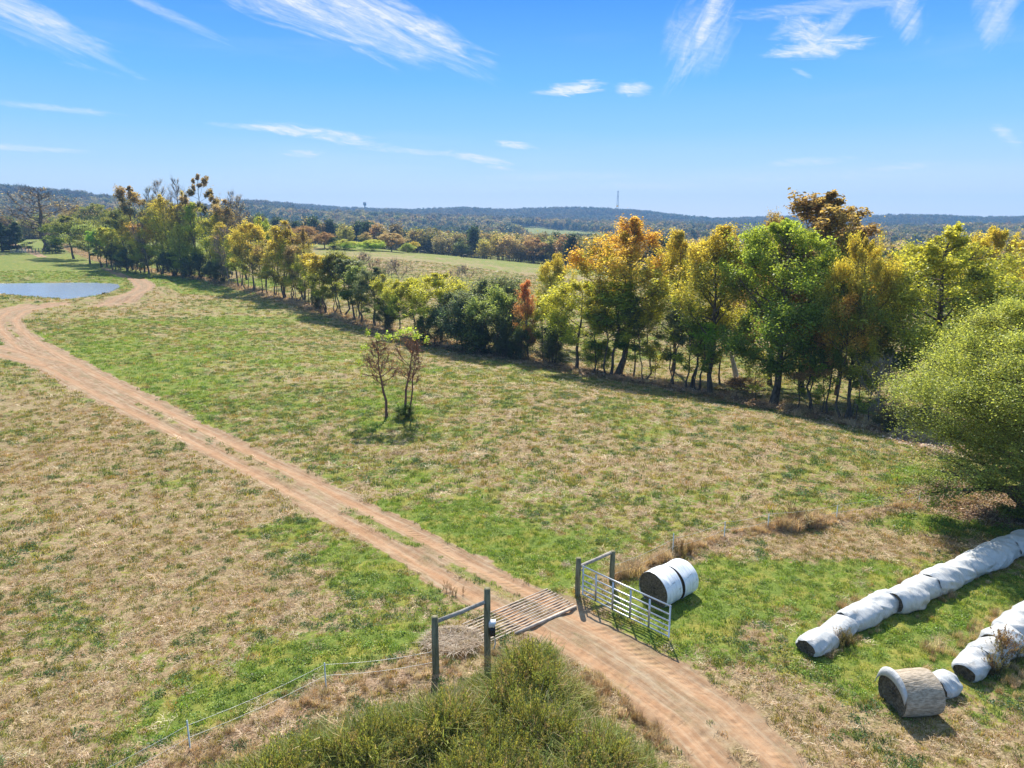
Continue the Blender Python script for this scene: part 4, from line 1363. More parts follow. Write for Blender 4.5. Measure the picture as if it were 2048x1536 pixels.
def blades(seed, n, rad, h, wd, lean=0.5, lie=False, curl=0.4):
    """grass tuft: n two-quad blades"""
    R = np.random.RandomState(seed)
    a = R.uniform(0, 6.28, n)
    rr = rad * np.sqrt(R.rand(n))
    bx, by = rr * np.cos(a), rr * np.sin(a)
    d = R.uniform(0, 6.28, n)
    hh = h * R.uniform(0.5, 1.2, n)
    ln = R.uniform(0.1, 1, n) * lean * hh
    if lie:
        ln = hh * R.uniform(0.7, 1.2, n)
        hz = R.uniform(0.01, 0.05, n)
    else:
        hz = hh
    ux, uy = np.cos(d), np.sin(d)
    px_, py_ = -uy * wd / 2, ux * wd / 2
    z0 = R.uniform(0.0, 0.02, n) if lie else np.full(n, -0.01)
    V = np.zeros((n, 6, 3))
    V[:, 0] = np.stack([bx + px_, by + py_, z0], -1)
    V[:, 1] = np.stack([bx - px_, by - py_, z0], -1)
    mx, my = bx + ux * ln * 0.35, by + uy * ln * 0.35
    V[:, 2] = np.stack([mx - px_ * .8, my - py_ * .8, z0 + hz * 0.6], -1)
    V[:, 3] = np.stack([mx + px_ * .8, my + py_ * .8, z0 + hz * 0.6], -1)
    ex, ey = bx + ux * ln, by + uy * ln
    ez = z0 + hz * (1 - curl * R.rand(n))
    V[:, 4] = np.stack([ex - px_ * .25, ey - py_ * .25, ez], -1)
    V[:, 5] = np.stack([ex + px_ * .25, ey + py_ * .25, ez], -1)
    b = np.arange(n)[:, None] * 6
    Fq = np.concatenate([b + np.array([[0, 1, 2, 3]]), b + np.array([[3, 2, 4, 5]])])
    lj = np.repeat(R.rand(n), 6)
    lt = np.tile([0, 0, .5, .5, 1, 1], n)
    return V.reshape(-1, 3), Fq, {'lj': lj, 'lt': lt, 'lv': np.repeat(R.rand(n), 6)}


def leafpatch(seed, n, rad, h, size):
    R = np.random.RandomState(seed)
    a = R.uniform(0, 6.28, n)
    rr = rad * np.sqrt(R.rand(n))
    c = np.stack([rr * np.cos(a), rr * np.sin(a), h * R.uniform(0.2, 1, n) * (1 - 0.5 * (rr / rad) ** 2)], -1)
    V, Fq = leaf_quads(R, c, size, 1.6)
    return V, Fq, {'lj': np.repeat(R.rand(n), 4), 'lt': np.repeat(c[:, 2] / h, 4), 'lv': np.repeat(R.rand(n), 4)}


def weed(seed, h):
    """tall leafy weed: several leaning stems with narrow leaves and feathery tops"""
    R = np.random.RandomState(seed)
    mb = MB()
    ctr = []
    for s_ in range(7):
        a = R.uniform(0, 6.28)
        ln = R.uniform(0.05, 0.42) * h
        hh = h * R.uniform(0.6, 1.05)
        p = np.array([[0, 0, 0], [math.cos(a) * ln * .35, math.sin(a) * ln * .35, hh * .55], [math.cos(a) * ln, math.sin(a) * ln, hh]])
        p[:, :2] += R.normal(0, .06, 2)
        mb.tube(p, [0.008, 0.006, 0.003], 3, cap=False)
        n = 80
        t = R.uniform(0.15, 1.0, n)
        q = p[0] * ((1 - t) ** 2)[:, None] + 2 * p[1] * (t * (1 - t))[:, None] + p[2] * (t ** 2)[:, None]
        q += R.normal(0, 0.045, (n, 3)) * (1.3 - t)[:, None]
        ctr.append(q)
    ctr = np.concatenate(ctr)
    ctr[:, 2] = np.clip(ctr[:, 2], .02, None)
    V, Fq = leaf_quads(R, ctr, 0.023, 0.0)
    V = V.reshape(-1, 4, 3)
    mid_ = V.mean(1, keepdims=True)
    V = (mid_ + (V - mid_) * np.array([0.9, 0.9, 1.7])).reshape(-1, 3)
    Vw = np.concatenate(mb.V)
    Fw = np.concatenate(mb.F)
    nV = len(V)
    allV = np.concatenate([V, Vw])
    allF = np.concatenate([Fq, Fw + nV])
    n = len(ctr)
    pad = len(Vw)
    at_ = {'lj': np.concatenate([np.repeat(R.rand(n), 4), np.full(pad, .1)]), 'lt': np.concatenate([np.repeat(ctr[:, 2] / h, 4), Vw[:, 2] / h]), 'lv': np.concatenate([np.repeat(R.rand(n), 4), np.full(pad, .5)])}
    return allV, allF, at_


def pm_(name, t):
    return mesh_np(name, t[0], t[1], M_GRASS, t[2])


tufts = protos('pasture_tuft', [pm_('tuft', blades(i, 26, 0.13, 0.10, 0.013)) for i in range(4)])
clov = protos('clover', [pm_('clover', leafpatch(i + 20, 46, 0.17, 0.075, 0.032)) for i in range(4)])
straws = protos('straw', [pm_('straw', blades(i + 40, 22, 0.20, 0.15, 0.012, lie=True)) for i in range(4)])
dryg = protos('dry_tuft', [pm_('dry', blades(i + 60, 80, 0.18, 0.42, 0.009, lean=0.8)) for i in range(4)])
weeds = protos('weed', [pm_('weed', weed(i + 80, 1.0)) for i in range(6)])
litl = protos('fallen_leaf', [pm_('fallen', leafpatch(i + 120, 40, 0.28, 0.03, 0.05)) for i in range(3)])


def wedge(n, r0, r1, amax=44, dist_pow=1.0):
    """random ground points, uniform per area between two radii"""
    r = np.sqrt(rs.uniform(r0 * r0, r1 * r1, n))
    a = np.radians(rs.uniform(-amax, amax, n))
    return r * np.sin(a), r * np.cos(a)


def pal(cols, n, jit=0.18):
    cols = np.array(cols)
    i = rs.randint(0, len(cols), n)
    c = cols[i] * (1 + rs.uniform(-jit, jit, (n, 1))) * (1 + rs.uniform(-.06, .06, (n, 3)))
    return np.clip(c, 0.003, 0.9)


def scatter(name, coll, nproto, x, y, size, zs, palA, palB, label, tilt=0.12, zoff=0.0):
    n = len(x)
    z = terrain(x, y) + zoff
    # follow the small relief of the near ground
    rot = np.stack([rs.normal(0, tilt, n), rs.normal(0, tilt, n), rs.uniform(0, 6.28, n)], -1)
    sc = size * rs.uniform(0.7, 1.3, n)
    scl = np.stack([sc, sc, sc * zs], -1)
    return instancer(name, coll, np.stack([x, y, z], -1), rot, scl, rs.randint(0, nproto, n), palA, palB, label)


GREENS = [(0.075, 0.125, 0.022), (0.11, 0.165, 0.03), (0.15, 0.20, 0.035), (0.20, 0.215, 0.04), (0.06, 0.10, 0.028)]
LUSH = [(0.12, 0.21, 0.022), (0.17, 0.27, 0.028), (0.23, 0.29, 0.035), (0.09, 0.16, 0.022)]
DEEP = [(0.035, 0.09, 0.02), (0.05, 0.12, 0.03), (0.06, 0.13, 0.045)]
OLIVES = [(0.21, 0.20, 0.045), (0.27, 0.23, 0.06), (0.16, 0.16, 0.035), (0.30, 0.20, 0.07)]
STRAWS = [(0.40, 0.29, 0.17), (0.48, 0.37, 0.24), (0.33, 0.225, 0.125), (0.24, 0.155, 0.085), (0.62, 0.52, 0.38)]
DRY = [(0.40, 0.30, 0.20), (0.30, 0.20, 0.12), (0.50, 0.40, 0.29), (0.24, 0.17, 0.10)]


def relief(x, y):
    g, d, dead, lit, rut = masks(x, y)
    near = 1 - sst(np.hypot(x, y), 45, 90)
    dz = near * ((fbm(x, y, 0.8, 3, 91) - 0.5) * 0.10 * (1 - 0.6 * d) - 0.055 * rut * d + 0.09 * dead + 0.03 * (1 - d) * g)
    return g, d, dead, lit, dz


def field_scatter():
    parts = {k: [] for k in ('tuft', 'clover', 'straw')}
    for (r0, r1, dens, sc) in ((13, 32, 34, 1.0), (32, 60, 13, 1.5), (60, 115, 4.2, 2.0), (115, 230, 1.1, 3.0)):
        n = int(0.5 * (r1 * r1 - r0 * r0) * math.radians(88) * dens)
        x, y = wedge(n, r0, r1)
        g, d, dead, lit, dz = relief(x, y)
        gl = g + (fbm(x, y, 1.0, 2, 301) - 0.5) * 1.3 + (fbm(x, y, 0.42, 2, 305) - 0.5) * 1.5
        keep = (rs.rand(n) > d * 1.25) & (lit < .45) & ~inside(x, y, POND)
        isg = gl > 0.5
        cl = fbm(x, y, 3.0, 3, 311) + (rs.rand(n) - 0.5) * 0.3
        u = rs.rand(n)
        mt = keep & isg & (u < 0.62)
        mc = keep & isg & (cl > 0.46) & (u >= 0.62)
        mo = keep & ~isg & (u < 0.42)
        ms = keep & ~isg & (u >= 0.42)
        S_ = np.full(n, sc)
        for key, m_, kind_ in (('tuft', mt, 0), ('clover', mc, 1), ('tuft', mo, 2), ('straw', ms, 3)):
            parts[key].append((x[m_], y[m_], dz[m_], S_[m_], g[m_], np.full(m_.sum(), kind_)))
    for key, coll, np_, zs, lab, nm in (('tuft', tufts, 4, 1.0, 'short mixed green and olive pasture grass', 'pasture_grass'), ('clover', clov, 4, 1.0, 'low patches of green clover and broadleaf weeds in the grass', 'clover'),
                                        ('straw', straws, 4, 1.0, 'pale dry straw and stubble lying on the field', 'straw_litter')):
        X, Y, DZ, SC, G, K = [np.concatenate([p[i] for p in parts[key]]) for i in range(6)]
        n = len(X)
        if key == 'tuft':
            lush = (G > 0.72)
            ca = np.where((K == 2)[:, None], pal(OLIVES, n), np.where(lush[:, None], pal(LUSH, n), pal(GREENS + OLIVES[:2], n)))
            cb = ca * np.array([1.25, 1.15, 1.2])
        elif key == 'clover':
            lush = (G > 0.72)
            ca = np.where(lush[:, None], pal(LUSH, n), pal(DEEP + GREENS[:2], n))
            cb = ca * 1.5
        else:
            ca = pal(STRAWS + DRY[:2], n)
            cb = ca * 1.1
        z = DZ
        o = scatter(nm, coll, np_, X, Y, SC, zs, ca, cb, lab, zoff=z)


field_scatter()

# dead grass ridge along the fence, fallen leaves, weeds
def along(pts, n, spread, r=None):
    seg = [(pts[i], pts[i + 1]) for i in range(len(pts) - 1)]
    L = np.array([math.hypot(b[0] - a[0], b[1] - a[1]) for a, b in seg])
    k = rs.choice(len(seg), n, p=L / L.sum())
    t = rs.rand(n)
    A_ = np.array([s_[0] for s_ in seg])[k]
    B_ = np.array([s_[1] for s_ in seg])[k]
    P = A_ + (B_ - A_) * t[:, None] + rs.normal(0, spread, (n, 2))
    return P[:, 0], P[:, 1]


BALE_A, BALE_B = at(1606, 1304)[:2], at(2052, 1098)[:2]
ROW2_A, ROW2_B = at(1925, 1362)[:2], at(2075, 1262)[:2]
xs_, ys_, ss_, kk_ = [], [], [], []
for pts, n, sp, sc in ((FEN1, 260, 0.34, 0.5), (FEN2, 430, 0.20, 0.55), ([FEN1[-1], flat(960, 1290)], 80, 0.4, 0.5),
                       ([(BALE_A[0] + .35, BALE_A[1] - .5), (BALE_B[0] + .35, BALE_B[1] - .5)], 60, 0.13, 0.5), ([(BALE_A[0] - .35, BALE_A[1] + .5), (BALE_B[0] - .35, BALE_B[1] + .5)], 130, 0.2, 0.65),
                       ([(ROW2_A[0] + .45, ROW2_A[1] - .8), (ROW2_B[0] + .45, ROW2_B[1] - .8)], 60, 0.25, 0.6), ([(ROW2_A[0] - .5, ROW2_A[1] + .75), (ROW2_B[0] - .5, ROW2_B[1] + .75)], 110, 0.25, 0.75),
                       ([flat(1240, 1160), flat(1330, 1118)], 120, 0.18, 0.9), ([flat(1560, 1062), flat(1640, 1052)], 90, 0.15, 1.1), (TL, 2600, 1.3, 1.2), ([flat(860, 1320), flat(1000, 1300)], 90, .5, .5),
                       ([flat(1140, 1330), flat(1330, 1470)], 240, .3, .55)):
    a, b = along(pts, n, sp)
    xs_.append(a)
    ys_.append(b)
    ss_.append(np.full(n, sc))
X, Y, SC = np.concatenate(xs_), np.concatenate(ys_), np.concatenate(ss_)
g_, d_, dead_, lit_, dz_ = relief(X, Y)
m_ = (d_ < 0.4) & (rs.rand(len(X)) < 0.25 + 1.3 * sst(fbm(X, Y, 1.3, 2, 610), .42, .62))
X, Y, SC, dz_ = X[m_], Y[m_], SC[m_] * rs.uniform(.55, 1.25, m_.sum()), dz_[m_]
ca = pal(DRY + STRAWS[:2], len(X))
scatter('dry_grass', dryg, 4, X, Y, SC, 1.0, ca, ca * 1.15, 'tall brown dead grass along the fences and the bale rows', zoff=dz_)
# fallen leaves
n = 6000
k = rs.randint(0, len(LITW), n)
X = np.array([p[0] for p in LITW])[k] + rs.normal(0, .75, n)
Y = np.array([p[1] for p in LITW])[k] + rs.normal(0, 0.6, n)
a, b = along(TL, 9000, 1.1)
X, Y = np.concatenate([X, a]), np.concatenate([Y, b])
sz_ = np.concatenate([np.full(n, 1.0), np.full(9000, 2.2)])
g_, d_, dead_, lit_, dz_ = relief(X, Y)
ca = pal([(0.42, 0.31, 0.24), (0.30, 0.20, 0.13), (0.52, 0.42, 0.34), (0.20, 0.125, 0.08)], len(X))
scatter('leaf_litter', litl, 3, X, Y, sz_, 1.0, ca, ca, 'fallen pinkish brown leaves under the trees', zoff=dz_ + .01)
# weeds
n = 3000
wx = rs.uniform(min(p[0] for p in WEED_POLY), max(p[0] for p in WEED_POLY), n * 3)
wy = rs.uniform(9.5, max(p[1] for p in WEED_POLY), n * 3)
m_ = inside(wx, wy, WEED_POLY)
wx, wy = wx[m_][:n], wy[m_][:n]
edge = seg_dist(wx, wy, WEED_POLY, True)
hf = 0.36 + 0.62 * sst(edge, 0, 1.6) + 0.38 * np.exp(-((wx - flat(1050, 1350)[0]) ** 2 + (wy - flat(1050, 1350)[1]) ** 2) / 1.6)
hf *= 0.35 + 1.2 * fbm(wx, wy, 0.9, 3, 400)
ca = pal([(0.17, 0.20, 0.045), (0.21, 0.21, 0.05), (0.13, 0.17, 0.045), (0.32, 0.26, 0.11)], len(wx))
cb = pal([(0.30, 0.31, 0.06), (0.24, 0.28, 0.06), (0.36, 0.34, 0.07), (0.34, 0.26, 0.12), (0.20, 0.25, 0.06)], len(wx))
scatter('tall_weeds', weeds, 6, wx, wy, hf, 1.0, ca, cb, 'rank olive and yellow green weeds filling the near corner by the track')
k_ = rs.randint(0, len(wx), int(len(wx) * 1.5))
gx, gy = wx[k_] + rs.normal(0, .15, len(k_)), wy[k_] + rs.normal(0, .15, len(k_))
ca = pal([(0.17, 0.21, 0.05), (0.24, 0.26, 0.07), (0.14, 0.18, 0.05), (0.40, 0.32, 0.18), (0.20, 0.23, 0.06)], len(gx))
scatter('rank_grass', dryg, 4, gx, gy, hf[k_] * 1.9, 1.0, ca, ca * 1.35, 'long shaggy green and straw coloured grass among the corner weeds')
# scattered bushy weeds at the bales and along the fence
pts = [(1590, 1048, .8), (1600, 1050, .7), (1580, 1052, .6), (1990, 1345, .9), (2005, 1330, 1.0), (1975, 1350, .7), (2020, 1320, .8), (1690, 1295, .6), (1675, 1300, .6), (1350, 1108, .6), (1372, 1110, .5), (905, 1185, .35), (1100, 1420, .7)]
X, Y, SC = [], [], []
for px, py, s_ in pts:
    fx_, fy_ = flat(px, py)
    for _ in range(5):
        X.append(fx_ + rs.normal(0, .15))
        Y.append(fy_ + rs.normal(0, .15))
        SC.append(s_)
X, Y, SC = map(np.array, (X, Y, SC))
ca = pal([(0.20, 0.12, 0.06), (0.14, 0.12, 0.05)], len(X))
scatter('dead_weeds', weeds, 6, X, Y, SC, 1.0, ca, ca * 1.5, 'brown dried weed stalks beside the bales and fence')


# ============================================================ far woods (stuff)
def lump(seed, n, Ht, Wd, size, cone=False):
    R = np.random.RandomState(seed)
    c = []
    k = 26
    cc = []
    for i in range(k):
        a = R.uniform(0, 6.28)
        h = R.uniform(0.28, 0.92)
        rad = Wd / 2 * ((1 - h) * 1.1 if cone else math.sqrt(max(.05, 1 - (2 * (h - .2) / .8 - .9) ** 2 / 1.25))) * R.uniform(0.3, 0.85)
        cc.append((rad * math.cos(a), rad * math.sin(a), h * Ht, R.rand()))
    cc = np.array(cc)
    i = R.randint(0, k, n)
    sg = Wd * 0.10
    P = cc[i, :3] + R.normal(0, 1, (n, 3)) * sg
    V, Fq = leaf_quads(R, P, size)
    mb = MB()
    mb.tube([(0, 0, -1), (0, 0, Ht * .7)], [Ht * .018, Ht * .006], 4, cap=False)
    Vw, Fw = np.concatenate(mb.V), np.concatenate(mb.F)
    at_ = {'lj': np.concatenate([np.repeat(R.rand(n), 4), np.full(len(Vw), .0)]), 'lt': np.concatenate([np.repeat(np.clip(P[:, 2] / Ht, 0, 1), 4), Vw[:, 2] * 0]),
           'lv': np.concatenate([np.repeat(cc[i, 3], 4), np.full(len(Vw), .2)])}
    return mesh_np('lump', np.concatenate([V, Vw]), np.concatenate([Fq, Fw + len(V)]), M_LEAF, at_)


wood_near = protos('wood_near', [lump(i, 1500, 13, 9.5, 0.62, cone=(i == 4)) for i in range(5)])
wood_far = protos('wood_far', [lump(i + 10, 380, 15, 13, 1.5, cone=(i == 4)) for i in range(5)])
AUT = [(0.14, 0.12, 0.055), (0.18, 0.15, 0.07), (0.10, 0.11, 0.04), (0.21, 0.165, 0.08), (0.07, 0.09, 0.035), (0.17, 0.115, 0.06), (0.12, 0.12, 0.045), (0.17, 0.14, 0.09), (0.20, 0.18, 0.05)]
PINE = [(0.022, 0.04, 0.02), (0.03, 0.05, 0.025)]


def woods(name, coll, r0, r1, spacing, cond, label, hs=1.0, amin=-46, amax=46):
    n = int(0.5 * (r1 * r1 - r0 * r0) * math.radians(amax - amin) / spacing ** 2)
    r = np.sqrt(rs.uniform(r0 * r0, r1 * r1, n))
    a = np.radians(rs.uniform(amin, amax, n))
    x, y = r * np.sin(a), r * np.cos(a)
    m = cond(x, y, r, np.degrees(a))
    x, y, r = x[m], y[m], r[m]
    n = len(x)
    z = terrain(x, y) - 0.5
    pine = fbm(x, y, 120, 3, 500) > 0.60
    u = rs.rand(n)
    isp = (pine & (u < 0.8)) | (u < 0.06)
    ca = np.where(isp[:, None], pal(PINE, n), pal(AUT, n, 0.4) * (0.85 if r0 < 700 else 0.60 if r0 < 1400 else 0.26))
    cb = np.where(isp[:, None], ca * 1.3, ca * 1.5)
    idx = np.where(isp, 4, rs.randint(0, 4, n))
    s_ = hs * rs.uniform(0.65, 1.2, n) * (0.85 + 0.3 * fbm(x, y, 60, 2, 510))
    scl = np.stack([s_ * rs.uniform(.85, 1.2, n), s_ * rs.uniform(.85, 1.2, n), s_], -1)
    rot = np.stack([np.zeros(n), np.zeros(n), rs.uniform(0, 6.28, n)], -1)
    print(name, n)
    return instancer(name, coll, np.stack([x, y, z], -1), rot, scl, idx, ca, cb, label)


def c_near(x, y, r, a):
    # behind the pasture crest; keep clearings
    e = np.interp(a, [-46, -36, -30, -24, -17, -8, 3, 8, 15, 25, 46], [430, 430, 420, 400, 400, 345, 340, 250, 210, 190, 180])
    clear = fbm(x, y, 170, 2, 521)
    return (r > e) & ~((clear > 0.60) & (r > e + 40)) & ~((a > 14) & (r < 260) & (fbm(x, y, 60, 2, 530) < .45))


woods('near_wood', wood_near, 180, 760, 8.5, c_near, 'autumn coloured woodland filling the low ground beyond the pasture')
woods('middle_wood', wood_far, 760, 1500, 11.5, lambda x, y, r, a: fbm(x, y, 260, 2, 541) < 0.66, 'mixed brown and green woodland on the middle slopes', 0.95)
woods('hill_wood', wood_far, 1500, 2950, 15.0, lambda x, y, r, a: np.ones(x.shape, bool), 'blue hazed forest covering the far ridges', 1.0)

# ============================================================ cattle guard, gate, braces
gFR = np.array(at(1152, 1220)[:2])
gFL = np.array(at(1052, 1262)[:2])
pdir = (gFR - gFL)
pdir /= np.linalg.norm(pdir)
gBR = np.array(at(1098, 1182)[:2])
tdir = gBR - gFR
tdir = tdir - pdir * tdir.dot(pdir)
depth = np.linalg.norm(tdir)
tdir /= depth
ang = math.atan2(pdir[1], pdir[0])
Lg = 3.75
gd = empty('cattle_guard', (gFR[0], gFR[1], 0.0), ang)
lt_ = np.array([[math.cos(-ang), -math.sin(-ang)], [math.sin(-ang), math.cos(-ang)]]) @ tdir
sgn = 1 if lt_[1] > 0 else -1
mb = MB()
mb.box((-Lg * 0.36, 0, 0.035), (Lg * 0.72, 0.075, 0.085))
mb.build('edge_beam', M_PIPE, gd, smooth=False)
for k in range(1, 11):
    yy = sgn * depth * k / 10.4
    mb = MB()
    mb.tube([(-Lg + 0.02 * (k % 3), yy, 0.03 + .012 * math.sin(k * 2.1)), (0.0 + 0.03 * (k % 2), yy + 0.02 * math.sin(k), 0.052)], 0.022, 8)
    mb.build('guard_pipe', M_PIPE, gd)
tag(gd, 'dusty pipe cattle guard set across the dirt track', 'cattle guard')


def post(mb, x, y, h, r, z0=-0.3):
    mb.tube([(x, y, z0), (x, y, h * .5), (x + .01, y, h)], [r, r * .98, r * .95], 12)


def brace(name, p1, h1, p2, h2, rr, rail1, rail2, label):
    x1, y1, z1 = at(*p1)
    x2, y2, z2 = at(*p2)
    root = empty(name, (x1, y1, z1))
    for (x, y, h) in ((0, 0, h1), (x2 - x1, y2 - y1, h2)):
        mb = MB()
        post(mb, x, y, h, rr)
        mb.build('post', M_POST, root)
    mb = MB()
    v = np.array([x2 - x1, y2 - y1])
    L = np.linalg.norm(v)
    u = v / L
    a = np.array([*(u * rr * .9), rail1])
    b = np.array([*(v - u * rr * .9), rail2])
    mb.tube([a, (a + b) / 2 + np.array([0, 0, -.01]), b], 0.065, 10)
    mb.build('rail', M_RAIL, root)
    tag(root, label, 'fence brace', 'timber fence braces by the cattle guard')
    return root, (x1, y1), (x2, y2)


def h_for(px, pyb, pyt):
    x, y, z = at(px, pyb)
    return H0 + math.hypot(x, y) * elev_tan(px, pyt) - z


b1, pA, pB = brace('post_brace', (975, 1316), h_for(975, 1316, 1177), (872, 1352), h_for(872, 1352, 1233), 0.105, 1.9, 1.75, 'tall dark timber H brace left of the cattle guard with a rail between two posts')
hgt = h_for(1155, 1196, 1116)
b2, pC, pD = brace('post_brace', (1155, 1196), hgt, (1223, 1172), h_for(1223, 1172, 1102), 0.10, 1.15, 1.3, 'timber H brace holding the open metal gate right of the cattle guard')

# energiser box strapped to the tall post
root = empty('fence_charger', (pA[0] + 0.17, pA[1] - .12, 0.85))
mb = MB()
mb.box((0, 0, 0.14), (0.16, 0.13, 0.30))
mb.build('case', M_BLACK, root, smooth=False)
mb = MB()
mb.box((-0.03, 0, 0.36), (0.17, 0.14, 0.14))
mb.box((0.0, -.02, 0.45), (0.19, 0.18, 0.02), Matrix.Rotation(0.35, 4, 'X'))
mb.build('cover', M_WHITE, root, smooth=False)
mb = MB()
mb.tube([(0.05, 0, -.04), (0.08, 0, -.3), (0.03, .02, -.5)], 0.025, 8)
mb.build('lead', M_WHITE, root)
tag(root, 'black and white fence charger fixed to the tall timber post', 'fence charger')

# gate
hx, hy = pC[0] + 0.17, pC[1] - 0.10
ex, ey, ez = at(1337, 1283)
v = np.array([ex - hx, ey - hy])
Lgt = float(np.linalg.norm(v))
gate = empty('farm_gate', (hx, hy, 0.0), math.atan2(v[1], v[0]))
z0, z1 = 0.14, 1.22
zs = [z0, z0 + .17, z0 + .35, z0 + .54, z0 + .78, z1]
for zz in zs:
    mb = MB()
    mb.tube([(0, 0, zz), (Lgt / 2, 0, zz - .015), (Lgt, 0, zz)], 0.027, 10)
    mb.build('gate_rail', M_GALV, gate)
for k, t_ in enumerate((0.0, 0.17, 0.375, 0.58, 0.79, 1.0)):
    mb = MB()
    if k in (0, 5):
        mb.tube([(Lgt * t_, 0, z0 - .02), (Lgt * t_, 0, z1 + .02)], 0.028, 10)
    else:
        mb.box((Lgt * t_, -0.03, (z0 + z1) / 2 - .04), (0.07, 0.02, z1 - z0 - .05))
    mb.build('gate_upright', M_GALV, gate, smooth=(k in (0, 5)))
mb = MB()
mb.tube([(-0.17, 0.08, 1.0), (0.0, 0, 1.0)], 0.018, 6)
mb.build('hinge', M_GALV, gate)
mb = MB()
mb.tube([(-0.17, 0.08, 0.35), (0.0, 0, 0.35)], 0.018, 6)
mb.build('hinge', M_GALV, gate)
tag(gate, 'open galvanised tubular farm gate with six rails', 'gate')


# electric fence rods and wires
def rod_fence(name, pxs, start, label, hts):
    root = empty(name, (start[0], start[1], 0))
    pp = [(start[0], start[1], 0)]
    for (px, py, pt) in pxs:
        x, y, z = at(px, py)
        h = h_for(px, py, pt)
        mb = MB()
        mb.tube([(x - start[0], y - start[1], z - .1), (x - start[0], y - start[1], z + h)], 0.02, 6)
        mb.build('rod', M_ROD, root)
        pp.append((x, y, z))
    for hz in hts:
        mb = MB()
        for a, b in zip(pp[:-1], pp[1:]):
            a_ = np.array([a[0] - start[0], a[1] - start[1], a[2] + hz])
            b_ = np.array([b[0] - start[0], b[1] - start[1], b[2] + hz])
            t_ = np.linspace(0, 1, 7)[:, None]
            pth = a_ + (b_ - a_) * t_
            pth[:, 2] -= 0.08 * np.sin(math.pi * t_[:, 0])
            mb.tube(pth, 0.006, 4, cap=False)
        mb.build('wire', M_WIRE, root)
    tag(root, label, 'electric fence', 'electric fences on thin rods')


rod_fence('rod_fence', [(653, 1388, 1325), (383, 1518, 1438), (60, 1680, 1590)], pB, 'thin wire fence on pale rods running from the left brace to the lower left', (0.8, 0.45))
rod_fence('rod_fence', [(1345, 1113, 1066), (1448, 1080, 1043), (1535, 1063, 1028), (1672, 1044, 1010), (1837, 1012, 983)], pD, 'thin wire fence on pale rods running from the right brace to the willowy tree', (0.75, 0.4))

# post and wire fence under the tree row
root = empty('wire_fence', (TL[3][0], TL[3][1], tz(*TL[3])))
P0 = np.array([*TL[3], tz(*TL[3])])
posts = []
for i in range(3, len(TL) - 1):
    a, b = np.array(TL[i]), np.array(TL[i + 1])
    L = np.linalg.norm(b - a)
    k = max(1, int(L / 7.0))
    for q in range(k):
        p = a + (b - a) * q / k + np.array([0.8, 1.4])
        posts.append((p[0], p[1], tz(*p)))
for i, p in enumerate(posts):
    mb = MB()
    lx, ly = rs.normal(0, .06, 2)
    q = np.array(p) - P0
    mb.tube([(q[0], q[1], q[2] - .3), (q[0] + lx, q[1] + ly, q[2] + 1.35)], [.065, .055], 7)
    mb.build('post', M_POST, root)
for hz in (0.5, 0.85, 1.2):
    mb = MB()
    mb.tube([np.array(p) - P0 + np.array([0, 0, hz]) for p in posts], 0.006, 4, cap=False)
    mb.build('wire', M_WIRE, root)
tag(root, 'old post and wire fence running under the tree row', 'fence')

# far farm fence and gate at the left
a = np.array(at(38, 505)[:2])
b = np.array(at(112, 507)[:2])
root = empty('far_fence', (a[0], a[1], tz(*a)))
P0 = np.array([*a, tz(*a)])
for k in range(12):
    p = a + (b - a) * k / 11
    mb = MB()
    q = np.array([*p, tz(*p)]) - P0
    mb.tube([(q[0], q[1], -.3 + q[2]), (q[0], q[1], q[2] + 1.7)], .14, 6)
    mb.build('post', M_POST, root)
for hz in (.5, 1.0, 1.45):
    mb = MB()
    mb.tube([np.array([*(a + (b - a) * k / 11), tz(*(a + (b - a) * k / 11)) + hz]) - P0 for k in range(12)], .05, 4, cap=False)
    mb.build('rail', M_POST, root)
tag(root, 'dark post fence beneath the big leafless tree', 'fence')
x, y, z = at(45, 506)
root = empty('far_gate', (x, y - 2, z), 0.1)
for hz in (.3, .55, .8, 1.05, 1.3):
    mb = MB()
    mb.tube([(-2.5, 0, hz), (2.5, 0, hz)], .04, 6)
    mb.build('gate_rail', M_GALV, root)
for q in (-2.5, 0, 2.5):
    mb = MB()
    mb.tube([(q, 0.02, .2), (q, 0.02, 1.4)], .045, 6)
    mb.build('gate_upright', M_GALV, root)
tag(root, 'small pale metal gate at the end of the far track', 'gate')


